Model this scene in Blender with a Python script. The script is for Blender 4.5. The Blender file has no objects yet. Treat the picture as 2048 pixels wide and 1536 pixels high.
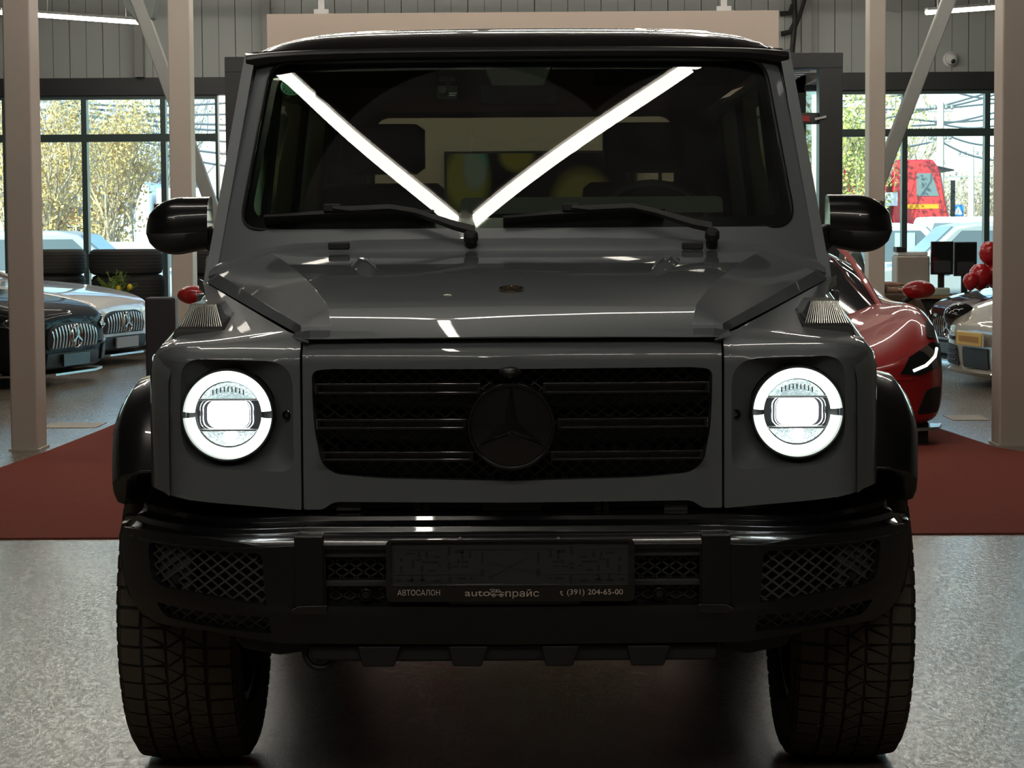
import bpy, bmesh, math, random
from mathutils import Vector, Matrix, geometry

random.seed(7)
SC = bpy.context.scene
COL = SC.collection
PI = math.pi
rad = math.radians

# ------------------------------------------------------------------ camera
FPX = 4555.0                      # focal length in pixels of a 2048 x 1536 frame
CAM = Vector((0.066, -4.86, 1.32))
ROLL = rad(0.36)
_c, _s = math.cos(ROLL), math.sin(ROLL)
def _unroll(dx, dy): return dx * _c - dy * _s, dx * _s + dy * _c
_ux, _uy = _unroll(1082 - 1024, 459 - 768)
PITCH = math.atan(-_uy / FPX)
YAW = math.atan(_ux / FPX * math.cos(PITCH))
FW = Vector((-math.sin(YAW) * math.cos(PITCH), math.cos(YAW) * math.cos(PITCH), -math.sin(PITCH)))
RT = Vector((math.cos(YAW), math.sin(YAW), 0))
UP = RT.cross(FW)
cam_d = bpy.data.cameras.new('camera')
cam_d.sensor_width = 36.0
cam_d.lens = FPX / 2048 * 36.0
cam_d.clip_end = 800
cam = bpy.data.objects.new('camera', cam_d)
COL.objects.link(cam)
_r = RT * _c - UP * _s
_u = RT * _s + UP * _c
M = Matrix((_r, _u, -FW)).transposed().to_4x4()
M.translation = CAM
cam.matrix_world = M
SC.camera = cam

# ------------------------------------------------------------------ world, sun, exposure
w = bpy.data.worlds.new('sky'); SC.world = w; w.use_nodes = True
nt = w.node_tree; nt.nodes.clear()
out = nt.nodes.new('ShaderNodeOutputWorld'); bg = nt.nodes.new('ShaderNodeBackground')
sky = nt.nodes.new('ShaderNodeTexSky'); sky.sky_type = 'NISHITA'
sky.sun_disc = False; sky.sun_elevation = rad(32); sky.sun_rotation = rad(215)
sky.air_density = 1.0; sky.dust_density = 0.4; sky.ozone_density = 1.0
bg.inputs['Strength'].default_value = 0.30
nt.links.new(sky.outputs[0], bg.inputs[0]); nt.links.new(bg.outputs[0], out.inputs[0])
sun_d = bpy.data.lights.new('sun', 'SUN'); sun_d.energy = 7.0; sun_d.angle = rad(0.6); sun_d.color = (1.0, .88, .68)
sun = bpy.data.objects.new('sun', sun_d); COL.objects.link(sun)
sun.rotation_euler = (rad(56), 0, rad(-35)); sun.location = (-20, -20, 30)
SC.view_settings.view_transform = 'Standard'
SC.view_settings.look = 'None'
SC.view_settings.gamma = 1.0
SC.view_settings.use_curve_mapping = False
SC.view_settings.exposure = 0.3
SC.cycles.max_bounces = 10
SC.cycles.transparent_max_bounces = 24
SC.cycles.sample_clamp_indirect = 6.0
SC.cycles.caustics_reflective = False
SC.cycles.caustics_refractive = False

# ------------------------------------------------------------------ pixels to places
def Q(px, py, y):
    dx, dy = _unroll(px - 1024, py - 768)
    d = FW * FPX + RT * dx - UP * dy
    return CAM + d * ((y - CAM.y) / d.y)
def QF(px, py, yf):
    p = Q(px, py, .2)
    for _ in range(10): p = Q(px, py, yf(abs(p.x), p.z))
    return p
def HX(pts, yf):                   # left-half pixels to (|x|, z)
    r = []
    for a in pts:
        p = QF(a[0], a[1], yf); r.append((abs(p.x), p.z))
    return r

# ------------------------------------------------------------------ materials
def newmat(name):
    m = bpy.data.materials.new(name); m.use_nodes = True
    n = m.node_tree; b = n.nodes['Principled BSDF']
    return m, n, b
def mat(name, col, rough=.5, metal=0., coat=0., var=.06, scale=30., bump=0., bscale=200., spec=.5, emit=None, es=0., coat_rough=.03, dist=.002, rvar=.12):
    m, n, b = newmat(name)
    tc = n.nodes.new('ShaderNodeTexCoord'); nz = n.nodes.new('ShaderNodeTexNoise')
    nz.inputs['Scale'].default_value = scale; nz.inputs['Detail'].default_value = 3
    n.links.new(tc.outputs['Object'], nz.inputs['Vector'])
    mx = n.nodes.new('ShaderNodeMix'); mx.data_type = 'RGBA'
    mx.inputs['A'].default_value = (*[c * (1 - var) for c in col], 1)
    mx.inputs['B'].default_value = (*[min(1, c * (1 + var)) for c in col], 1)
    n.links.new(nz.outputs['Fac'], mx.inputs['Factor']); n.links.new(mx.outputs['Result'], b.inputs['Base Color'])
    mr = n.nodes.new('ShaderNodeMapRange')
    mr.inputs['To Min'].default_value = rough * (1 - rvar); mr.inputs['To Max'].default_value = min(1, rough * (1 + rvar))
    n.links.new(nz.outputs['Fac'], mr.inputs['Value']); n.links.new(mr.outputs['Result'], b.inputs['Roughness'])
    b.inputs['Metallic'].default_value = metal
    b.inputs['Specular IOR Level'].default_value = spec
    b.inputs['Coat Weight'].default_value = coat; b.inputs['Coat Roughness'].default_value = coat_rough
    if bump:
        n2 = n.nodes.new('ShaderNodeTexNoise'); n2.inputs['Scale'].default_value = bscale; n2.inputs['Detail'].default_value = 4
        n.links.new(tc.outputs['Object'], n2.inputs['Vector'])
        bp = n.nodes.new('ShaderNodeBump'); bp.inputs['Strength'].default_value = bump; bp.inputs['Distance'].default_value = dist
        n.links.new(n2.outputs['Fac'], bp.inputs['Height']); n.links.new(bp.outputs['Normal'], b.inputs['Normal'])
    if emit:
        b.inputs['Emission Color'].default_value = (*emit, 1); b.inputs['Emission Strength'].default_value = es
    return m
def glassmat(name, tint=(1, 1, 1), ior=1.5, rough=.0, film=0.):
    m = bpy.data.materials.new(name); m.use_nodes = True; n = m.node_tree; n.nodes.clear()
    o = n.nodes.new('ShaderNodeOutputMaterial'); mix = n.nodes.new('ShaderNodeMixShader')
    tr = n.nodes.new('ShaderNodeBsdfTransparent'); tr.inputs[0].default_value = (*tint, 1)
    gl = n.nodes.new('ShaderNodeBsdfGlossy'); gl.inputs['Roughness'].default_value = rough
    lw = n.nodes.new('ShaderNodeLayerWeight'); lw.inputs['Blend'].default_value = .5
    pw = n.nodes.new('ShaderNodeMath'); pw.operation = 'POWER'; pw.inputs[1].default_value = 5
    fr = n.nodes.new('ShaderNodeMath'); fr.operation = 'MULTIPLY_ADD'; f0 = ((ior - 1) / (ior + 1)) ** 2
    fr.inputs[1].default_value = 1 - f0; fr.inputs[2].default_value = f0
    n.links.new(lw.outputs['Facing'], pw.inputs[0]); n.links.new(pw.outputs[0], fr.inputs[0])
    n.links.new(fr.outputs[0], mix.inputs[0]); n.links.new(tr.outputs[0], mix.inputs[1]); n.links.new(gl.outputs[0], mix.inputs[2])
    n.links.new(mix.outputs[0], o.inputs[0])
    return m
def emitmat(name, col, s):
    m = bpy.data.materials.new(name); m.use_nodes = True; n = m.node_tree; n.nodes.clear()
    o = n.nodes.new('ShaderNodeOutputMaterial'); e = n.nodes.new('ShaderNodeEmission')
    e.inputs[0].default_value = (*col, 1); e.inputs[1].default_value = s
    n.links.new(e.outputs[0], o.inputs[0]); return m

# ------------------------------------------------------------------ mesh helpers
def V(*a): return Vector(a)
class MB:
    def __init__(s): s.bm = bmesh.new()
    def face(s, pts):
        vs = [s.bm.verts.new(p) for p in pts]
        try: return s.bm.faces.new(vs)
        except ValueError: return None
    def box(s, c, d, rot=None):
        M = Matrix.Translation(c) @ (rot.to_4x4() if rot else Matrix()) @ Matrix.Diagonal((d[0], d[1], d[2], 1))
        bmesh.ops.create_cube(s.bm, size=1, matrix=M); return s
    def bb(s, x0, x1, y0, y1, z0, z1):
        return s.box(((x0 + x1) / 2, (y0 + y1) / 2, (z0 + z1) / 2), (abs(x1 - x0), abs(y1 - y0), abs(z1 - z0)))
    def beam(s, a, b, w, h, up=(0, 0, 1)):
        a, b = Vector(a), Vector(b); d = (b - a); L = d.length; d.normalize()
        u = Vector(up); sx = d.cross(u)
        if sx.length < 1e-4: sx = d.cross(Vector((1, 0, 0)))
        sx.normalize(); u = sx.cross(d)
        R = Matrix((sx, d, u)).transposed()
        return s.box((a + b) / 2, (w, L, h), R)
    def loft(s, rings, closed=True, cap=True):
        rv = [[s.bm.verts.new(p) for p in r] for r in rings]
        n = len(rings[0])
        for a, b in zip(rv, rv[1:]):
            for i in range(n if closed else n - 1):
                j = (i + 1) % n
                try: s.bm.faces.new((a[i], a[j], b[j], b[i]))
                except ValueError: pass
        if cap and closed:
            for r in (rv[0], rv[-1]):
                try: s.bm.faces.new(r)
                except ValueError: pass
        return s
    def tube(s, pts, r, n=8, cap=True):
        pts = [Vector(p) for p in pts]; rings = []; pu = None
        for i, p in enumerate(pts):
            d = (pts[min(i + 1, len(pts) - 1)] - pts[max(i - 1, 0)]).normalized()
            if pu is None:
                pu = d.cross(Vector((0, 0, 1)))
                if pu.length < 1e-3: pu = d.cross(Vector((1, 0, 0)))
            pu = (pu - d * pu.dot(d)).normalized(); v = d.cross(pu)
            rr = r[i] if isinstance(r, (list, tuple)) else r
            rings.append([p + (pu * math.cos(2 * PI * k / n) + v * math.sin(2 * PI * k / n)) * rr for k in range(n)])
        return s.loft(rings, True, cap)
    def lathe(s, prof, M=None, n=32, axis='z', a0=0., a1=2 * PI):
        """prof: (radius, height).  Axis through origin of M."""
        M = M or Matrix(); full = abs(a1 - a0 - 2 * PI) < 1e-6
        rings = []
        for k in range(n if full else n + 1):
            a = a0 + (a1 - a0) * k / n; ca, sa = math.cos(a), math.sin(a)
            ring = []
            for r, h in prof:
                p = {'z': (r * ca, r * sa, h), 'x': (h, r * ca, r * sa), 'y': (r * ca, h, r * sa)}[axis]
                ring.append(M @ Vector(p))
            rings.append(ring)
        if full: rings.append(rings[0])
        s.loft(rings, False, False)
        bmesh.ops.remove_doubles(s.bm, verts=s.bm.verts, dist=1e-6)
        return s
    def prism(s, poly, f0, f1):
        """poly in 2D; f0 / f1 map a 2D point to the two ends."""
        a = [s.bm.verts.new(f0(*p)) for p in poly]; b = [s.bm.verts.new(f1(*p)) for p in poly]
        n = len(poly)
        for i in range(n):
            j = (i + 1) % n; s.bm.faces.new((a[i], a[j], b[j], b[i]))
        try:
            s.bm.faces.new(a); s.bm.faces.new(b[::-1])
        except ValueError: pass
        return s
    def ball(s, c, r, sub=3, sc=(1, 1, 1), rot=None):
        M = Matrix.Translation(c) @ (rot.to_4x4() if rot else Matrix()) @ Matrix.Diagonal((sc[0], sc[1], sc[2], 1))
        bmesh.ops.create_icosphere(s.bm, subdivisions=sub, radius=r, matrix=M); return s
    def sheet(s, outer, holes=(), f=lambda x, z: V(x, 0, z), nx=.04, nz=.04, toward=V(0, -1, 0)):
        loops = [[Vector((p[0], p[1], 0)) for p in l] for l in [outer, *holes]]
        flat = [p for l in loops for p in l]
        b = bmesh.new(); vs = [b.verts.new(p) for p in flat]
        for t in geometry.tessellate_polygon(loops):
            try: b.faces.new([vs[i] for i in t])
            except ValueError: pass
        for ax, step in ((0, nx), (1, nz)):
            if not step: continue
            lo = min(p[ax] for p in flat); hi = max(p[ax] for p in flat)
            k = math.floor(lo / step) + 1
            while k * step < hi - 1e-5:
                co = [0, 0, 0]; no = [0, 0, 0]; co[ax] = k * step; no[ax] = 1
                bmesh.ops.bisect_plane(b, geom=b.verts[:] + b.edges[:] + b.faces[:], dist=1e-6, plane_co=co, plane_no=no)
                k += 1
        for v in b.verts: v.co = f(v.co.x, v.co.y)
        b.normal_update()
        for fc in b.faces:
            if fc.normal.dot(toward) < 0: fc.normal_flip()
        me = bpy.data.meshes.new('tmp'); b.to_mesh(me); b.free(); s.bm.from_mesh(me); bpy.data.meshes.remove(me)
        return s
    def mesh(s, name, recalc=True):
        if recalc: bmesh.ops.recalc_face_normals(s.bm, faces=s.bm.faces[:])
        me = bpy.data.meshes.new(name); s.bm.to_mesh(me); s.bm.free()
        return me
WORLD_ROOT = {}
def link(name, me, m, parent=None, bevel=0., seg=2, smooth=35., solid=0., offs=-1., subsurf=0, bang=40.):
    o = bpy.data.objects.new(name, me); COL.objects.link(o)
    if m and not me.materials: me.materials.append(m)
    if smooth:
        me.polygons.foreach_set('use_smooth', [True] * len(me.polygons))
        if not bevel and not solid: me.set_sharp_from_angle(angle=rad(smooth))
    if solid:
        md = o.modifiers.new('thick', 'SOLIDIFY'); md.thickness = solid; md.offset = offs
    if bevel:
        md = o.modifiers.new('bevel', 'BEVEL'); md.width = bevel; md.segments = seg; md.limit_method = 'ANGLE'; md.angle_limit = rad(bang)
        md.harden_normals = True
    elif solid:
        md = o.modifiers.new('split', 'EDGE_SPLIT'); md.split_angle = rad(40)
    if subsurf:
        md = o.modifiers.new('sub', 'SUBSURF'); md.levels = subsurf; md.render_levels = subsurf
    if parent:
        o.parent = parent
        if parent.name in WORLD_ROOT: o.matrix_parent_inverse = Matrix.Translation(-WORLD_ROOT[parent.name])
    return o
def part(name, mb, m, parent=None, recalc=True, **k):
    return link(name, mb.mesh(name, recalc), m, parent, **k)
def mirrored(o, parent=None):
    """the same part on the other side of x = 0"""
    me = o.data.copy(); me.transform(Matrix.Scale(-1, 4, (1, 0, 0))); me.flip_normals()
    c = o.copy(); c.data = me; COL.objects.link(c)
    if parent is not None:
        c.parent = parent
        c.matrix_parent_inverse = Matrix.Translation(-WORLD_ROOT[parent.name]) if parent.name in WORLD_ROOT else Matrix()
    return c
def thing(name, label, cat, loc=(0, 0, 0), rz=0., group=None, world=False):
    o = bpy.data.objects.new(name, None); COL.objects.link(o); o.empty_display_size = .2
    o.location = loc; o.rotation_euler = (0, 0, rz)
    o['label'] = label; o['category'] = cat
    if group: o['group'] = group
    if world: WORLD_ROOT[o.name] = Vector(loc)
    return o
def tag(o, label, cat, group=None):
    o['label'] = label; o['category'] = cat
    if group: o['group'] = group
    return o
def struct(o, label=None):
    o['kind'] = 'structure'
    if label: o['label'] = label
    return o
ORD = ('first', 'second', 'third', 'fourth', 'fifth', 'sixth', 'seventh', 'eighth', 'ninth', 'tenth', 'eleventh', 'twelfth', 'thirteenth', 'fourteenth')
def stuff(o): o['kind'] = 'stuff'; return o
def copy_tree(o, parent=None):
    c = o.copy(); COL.objects.link(c); c.parent = parent
    for ch in list(o.children): copy_tree(ch, c)
    return c
def rrect(cx, cz, hx, hz, r, n=6):
    p = []
    for sx, sz, a in ((1, 1, 0), (-1, 1, 90), (-1, -1, 180), (1, -1, 270)):
        for k in range(n + 1):
            t = rad(a + 90 * k / n); p.append((cx + sx * (hx - r) + r * math.cos(t), cz + sz * (hz - r) + r * math.sin(t)))
    return p
def roundpoly(pts, r, n=5):
    """round the corners of a 2D polygon; r a number or one per corner"""
    o = []; N = len(pts)
    for i in range(N):
        p0, p, p1 = Vector(pts[i - 1]), Vector(pts[i]), Vector(pts[(i + 1) % N])
        ri = r[i] if isinstance(r, (list, tuple)) else r
        a, b = (p0 - p), (p1 - p); la, lb = a.length, b.length
        d = min(ri, la * .45, lb * .45)
        if d < 1e-5: o.append(tuple(p)); continue
        A = p + a / la * d; B = p + b / lb * d
        for k in range(n + 1):
            t = k / n; q = A * (1 - t) ** 2 + p * 2 * t * (1 - t) + B * t * t; o.append((q.x, q.y))
    return o
def mir(half):      # half outline from the centre line round to the centre line, x >= 0
    return half + [(-x, z) for x, z in half[::-1] if x > 1e-6]
def clip_line(poly, p, d):
    ts = []; N = len(poly)
    for i in range(N):
        a = poly[i]; b = poly[(i + 1) % N]; ex, ez = b[0] - a[0], b[1] - a[1]
        den = d[0] * ez - d[1] * ex
        if abs(den) < 1e-9: continue
        t = ((a[0] - p[0]) * ez - (a[1] - p[1]) * ex) / den
        u = ((a[0] - p[0]) * d[1] - (a[1] - p[1]) * d[0]) / den
        if 0 <= u < 1: ts.append(t)
    ts.sort(); return list(zip(ts[::2], ts[1::2]))
def lattice(mb, poly, f, sx=.03, ang=32, wid=.004, dep=.006):
    """crossing bars in diamonds clipped to poly; f maps (x, z, depth) to space"""
    xs = [p[0] for p in poly]; zs = [p[1] for p in poly]; cx, cz = sum(xs) / len(xs), (min(zs) + max(zs)) / 2
    R = max(max(xs) - min(xs), max(zs) - min(zs)) * 1.5
    for sg in (1, -1):
        a = rad(ang) * sg; d = (math.cos(a), math.sin(a)); nx_, nz_ = -d[1], d[0]
        step = sx * abs(math.sin(a)); k = -int(R / step)
        while k * step < R:
            p = (cx + nx_ * k * step, cz + nz_ * k * step); k += 1
            for t0, t1 in clip_line(poly, p, d):
                if t1 - t0 < .004: continue
                m = max(1, int((t1 - t0) / .07)); rings = []
                for i in range(m + 1):
                    t = t0 + (t1 - t0) * i / m; x, z = p[0] + d[0] * t, p[1] + d[1] * t
                    h = wid / 2
                    rings.append([f(x - nx_ * h, z - nz_ * h, -dep / 2), f(x + nx_ * h, z + nz_ * h, -dep / 2), f(x + nx_ * h, z + nz_ * h, dep / 2), f(x - nx_ * h, z - nz_ * h, dep / 2)])
                mb.loft(rings, True, True)
def text_mesh(body, size, m, name, width=None, extr=.0005):
    cu = bpy.data.curves.new('txt', 'FONT'); cu.body = body; cu.size = size; cu.extrude = extr; cu.align_x = 'CENTER'; cu.align_y = 'CENTER'
    cu.resolution_u = 3
    o = bpy.data.objects.new('txt', cu); COL.objects.link(o)
    dg = bpy.context.evaluated_depsgraph_get(); me = bpy.data.meshes.new_from_object(o.evaluated_get(dg))
    bpy.data.objects.remove(o); bpy.data.curves.remove(cu)
    me.name = name; me.materials.clear(); me.materials.append(m)
    if width and len(me.vertices):
        xs = [v.co.x for v in me.vertices]; k = width / (max(xs) - min(xs)); c = (max(xs) + min(xs)) / 2
        me.transform(Matrix.Translation((-c, 0, 0))); me.transform(Matrix.Scale(k, 4, (1, 0, 0)))
    return me

# ------------------------------------------------------------------ material palette
MT = {}
MT['pillar'] = mat('painted steel pillar', (.62, .55, .48), .5, var=.03, scale=3)
MT['brace'] = mat('grey painted brace', (.27, .27, .26), .5, var=.05, scale=5)
MT['panel'] = mat('grey sandwich panel', (.42, .44, .42), .55, var=.04, scale=2)
MT['seam'] = mat('panel seam', (.16, .17, .17), .7)
MT['darkframe'] = mat('anthracite frame', (.020, .021, .022), .45, var=.1)
MT['mullion'] = mat('green grey mullion', (.055, .085, .08), .4, var=.1)
MT['ceil'] = mat('dark ceiling', (.10, .10, .10), .8)
MT['wallw'] = mat('side wall paint', (.17, .16, .15), .8)
MT['board'] = mat('beige board', (.64, .54, .46), .6, var=.03, scale=2)
MT['tube'] = emitmat('led tube', (1.0, .94, .82), 24.0)
MT['fixture'] = mat('fixture housing', (.5, .5, .48), .4)
MT['win'] = glassmat('window pane', (.82, .965, 1.0), 1.25)
MT['black'] = mat('matt black plastic', (.012, .012, .012), .55, bump=.15, bscale=900)
MT['dgrey'] = mat('dark grey plastic', (.035, .036, .038), .5, bump=.1, bscale=600)
MT['chrome'] = mat('chrome', (.8, .8, .8), .08, 1.0, var=.02)
MT['steel'] = mat('brushed steel', (.5, .5, .5), .3, 1.0, var=.08)
MT['rubber'] = mat('tyre rubber', (.022, .020, .018), .72, var=.2, scale=40, bump=.25, bscale=300)
MT['tread'] = mat('worn tread rubber', (.085, .068, .050), .8, var=.25, scale=25, bump=.4, bscale=250)
MT['white'] = mat('white plastic', (.8, .8, .78), .4)

def floor_mat():
    m, n, b = newmat('polished screed floor')
    tc = n.nodes.new('ShaderNodeTexCoord')
    def noise(sc, det, rough=.5, vec=None):
        z = n.nodes.new('ShaderNodeTexNoise'); z.inputs['Scale'].default_value = sc; z.inputs['Detail'].default_value = det; z.inputs['Roughness'].default_value = rough
        n.links.new(vec or tc.outputs['Object'], z.inputs['Vector']); return z
    mp = n.nodes.new('ShaderNodeMapping'); mp.inputs['Scale'].default_value = (1, .35, 1)
    n.links.new(tc.outputs['Object'], mp.inputs['Vector'])
    big = noise(1.1, 4, .6); mid = noise(9, 5, .7, mp.outputs[0]); fine = noise(62, 6, .8, mp.outputs[0])
    r1 = n.nodes.new('ShaderNodeValToRGB'); r1.color_ramp.elements[0].color = (.17, .130, .090, 1); r1.color_ramp.elements[1].color = (.29, .245, .195, 1)
    r1.color_ramp.elements[0].position = .3; r1.color_ramp.elements[1].position = .7
    n.links.new(mid.outputs['Fac'], r1.inputs['Fac'])
    r2 = n.nodes.new('ShaderNodeValToRGB'); r2.color_ramp.elements[0].color = (.25, .22, .18, 1); r2.color_ramp.elements[1].color = (1, 1, 1, 1)
    r2.color_ramp.elements[0].position = .33; r2.color_ramp.elements[1].position = .52
    n.links.new(fine.outputs['Fac'], r2.inputs['Fac'])
    mx = n.nodes.new('ShaderNodeMix'); mx.data_type = 'RGBA'; mx.blend_type = 'MULTIPLY'; mx.inputs['Factor'].default_value = .8
    n.links.new(r1.outputs[0], mx.inputs['A']); n.links.new(r2.outputs[0], mx.inputs['B'])
    n.links.new(mx.outputs['Result'], b.inputs['Base Color'])
    mr = n.nodes.new('ShaderNodeMapRange'); mr.inputs['To Min'].default_value = .20; mr.inputs['To Max'].default_value = .40
    n.links.new(big.outputs['Fac'], mr.inputs['Value']); n.links.new(mr.outputs['Result'], b.inputs['Roughness'])
    bp = n.nodes.new('ShaderNodeBump'); bp.inputs['Strength'].default_value = .24; bp.inputs['Distance'].default_value = .004
    n.links.new(fine.outputs['Fac'], bp.inputs['Height']); n.links.new(bp.outputs['Normal'], b.inputs['Normal'])
    b.inputs['Specular IOR Level'].default_value = .35
    cw = n.nodes.new('ShaderNodeMapRange'); cw.inputs['From Min'].default_value = .44; cw.inputs['From Max'].default_value = .56; cw.inputs['To Min'].default_value = .08; cw.inputs['To Max'].default_value = 1.0
    n.links.new(fine.outputs['Fac'], cw.inputs['Value']); n.links.new(cw.outputs['Result'], b.inputs['Coat Weight'])
    b.inputs['Coat Roughness'].default_value = .14; b.inputs['Coat IOR'].default_value = 1.5
    n.links.new(bp.outputs['Normal'], b.inputs['Coat Normal'])
    return m
MT['floor'] = floor_mat()
MT['carpet'] = mat('red carpet', (.30, .075, .055), .95, var=.18, scale=60, bump=.6, bscale=700, spec=.1, dist=.004)
MT['ground'] = mat('outside gravel', (.42, .38, .33), .9, var=.25, scale=1.2)

# ------------------------------------------------------------------ the hall
YW = 25.5                                   # back wall
XL, XR, YF, ZC = -11.0, 11.0, -11.0, 5.4
struct(part('floor', MB().bb(XL, XR, YF, YW + .2, -.2, 0), MT['floor'], smooth=0))
struct(part('ceiling', MB().bb(XL, XR, YF, YW + .2, ZC, ZC + .2), MT['ceil'], smooth=0))
struct(part('wall_left', MB().bb(XL - .2, XL, YF, YW + .2, -.2, ZC + .2), MT['wallw'], smooth=0))
struct(part('wall_right', MB().bb(XR, XR + .2, YF, YW + .2, -.2, ZC + .2), MT['wallw'], smooth=0))
struct(part('wall_front', MB().bb(XL, XR, YF - .2, YF, -.2, ZC + .2), MT['wallw'], smooth=0))
struct(tag(part('ground', MB().bb(-150, 150, YW + .2, 260, -.6, -.35), MT['ground'], smooth=0), 'bright gravel yard outside the windows', 'ground'))

ZL0, ZL1 = 3.13, 3.36
wb = struct(part('wall_back', MB().bb(XL, XR, YW + .06, YW + .2, ZL1, ZC), MT['seam'], smooth=0))
x = XL; pm = None
while x < XR - .01:
    w_ = min(.44, XR - x)
    if pm is None: pm = MB().bb(0, .43, -.03, .06, ZL1, ZC).mesh('panel'); pr = MB().bb(.215 - .004, .215 + .004, -.034, -.03, ZL1, ZC).mesh('groove')
    o = link('panel', pm, MT['panel'], wb, smooth=0); o.location = (x, YW, 0)
    o2 = link('groove', pr, MT['seam'], o, smooth=0)
    x += .44
struct(part('trim_1', MB().bb(XL, XR, YW - .06, YW + .2, ZL0, ZL1), MT['darkframe'], smooth=0))

# windows: one frame with two panes for each bay of the back wall
edges_l = [-4.22, -4.95] + [-4.95 - 1.053 * k for k in range(1, 6)] + [XL]
edges_r = [4.02, 4.89] + [4.89 + 1.09 * k for k in range(1, 6)] + [XR]
wn = 0; ZT = 2.57
for e in (edges_l, edges_r):
    for a, b in zip(e, e[1:]):
        x0, x1 = min(a, b), max(a, b); wn += 1
        f = MB()
        f.bb(x0, x0 + .035, YW, YW + .16, .08, ZL0).bb(x1 - .035, x1, YW, YW + .16, .08, ZL0)
        f.bb(x0 + .035, x1 - .035, YW, YW + .12, ZT - .05, ZT + .05).bb(x0 + .035, x1 - .035, YW, YW + .14, ZL0 - .05, ZL0).bb(x0 + .035, x1 - .035, YW, YW + .14, 0, .12)
        o = struct(part('window_%d' % wn, f, MT['mullion'], smooth=0))
        part('pane', MB().bb(x0 + .035, x1 - .035, YW + .05, YW + .06, .12, ZT - .05), MT['win'], o, smooth=0)
        part('pane', MB().bb(x0 + .035, x1 - .035, YW + .05, YW + .06, ZT + .05, ZL0 - .05), MT['win'], o, smooth=0)

# entrance vestibule in dark frames behind the board
VY = 21.6
def vx(px): return Q(px, 400, VY).x
def vz(py): return Q(1600, py, VY).z
v = thing('entrance_vestibule', 'dark framed glass entrance vestibule behind the beige board', 'vestibule', ((vx(453) + vx(1685)) / 2, VY + 1.9, 0), world=True)
xl, xr, zt = vx(453), vx(1685), vz(107)
for a, b in ((xl, xl + .27), (xr - .27, xr)):
    part('jamb', MB().bb(a, b, VY, VY + .3, 0, zt), MT['darkframe'], v, bevel=.01)
    part('jamb', MB().bb(a, b, YW - .25, YW + .1, 0, zt), MT['darkframe'], v, bevel=.01)
part('lintel', MB().bb(xl, xr, VY - .004, VY + .3, zt - .17, zt + .01), MT['darkframe'], v, bevel=.01)
part('lintel', MB().bb(xl, xr, YW - .25, YW + .1, ZL0 - .05, ZL0 + .3), MT['darkframe'], v, bevel=.01)
for k in range(9):
    part('ceiling_slat', MB().bb(xl + .27, xr - .27, VY + .42 + k * .38, VY + .64 + k * .38, zt - .14, zt - .1), MT['brace'], v, smooth=0)
part('side_glass', MB().bb(xr - .14, xr - .12, VY + .3, YW - .25, .1, zt - .2), MT['win'], v, smooth=0)
part('side_glass', MB().bb(xl + .12, xl + .14, VY + .3, YW - .25, .1, zt - .2), MT['win'], v, smooth=0)
for i in range(6):                         # glazing bars and panes of the inner doors
    xx = xl + .30 + i * (xr - xl - .62) / 5
    part('door_bar', MB().bb(xx - .04, xx + .04, YW - .2, YW - .1, 0, zt - .2), MT['darkframe'], v, smooth=0)
for i in range(5):
    xx = xl + .34 + i * (xr - xl - .62) / 5
    part('door_pane', MB().bb(xx, xx + (xr - xl - .62) / 5 - .08, YW - .16, YW - .15, .1, zt - .25), MT['win'], v, smooth=0)
part('transom_bar', MB().bb(xl + .27, xr - .27, VY + .05, VY + .12, vz(248), vz(225)), MT['dgrey'], v, bevel=.01)
p = Q(1612, 237, VY)
part('release_button', MB().bb(p.x - .05, p.x + .05, VY + .03, VY + .05, p.z - .035, p.z + .035), mat('red button', (.35, .03, .03), .5), v, bevel=.005)
p = Q(1640, 235, VY - .02); part('bolt_rod', MB().beam((p.x - .06, VY - .02, p.z - .02), (p.x + .07, VY - .02, p.z + .01), .03, .03), MT['steel'], v, bevel=.004)

# steel pillars
def pillar(x0, x1, y0, dep, label):
    t = thing('steel_pillar', label, 'pillar', ((x0 + x1) / 2, y0 + dep / 2, 0), world=True, group='white grey steel pillars')
    part('shaft', MB().bb(x0, x1, y0, y0 + dep, 0, ZC), MT['pillar'], t, bevel=.012, seg=3)
    part('base_plate', MB().bb(x0 - .012, x1 + .012, y0 - .012, y0 + dep + .012, 0, .012), MT['pillar'], t, smooth=0)
    return t
pl = Q(22, 897, 8.85).x, Q(76, 897, 8.85).x
pillar(pl[0], pl[1], 8.85, .26, 'nearest steel pillar at left edge, beside the black car')
pillar(Q(1999, 888, 8.8).x, Q(1999, 888, 8.8).x + .18, 8.8, .26, 'nearest steel pillar at right edge, beside the carpet')
pillar(Q(343, 560, 14.8).x, Q(386, 560, 14.8).x, 14.8, .26, 'farther steel pillar at left, with tyres behind it')
pillar(Q(1738, 300, 15.).x, Q(1771, 300, 15.).x, 15., .26, 'farther steel pillar at right, seen beside the red truck')

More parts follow.
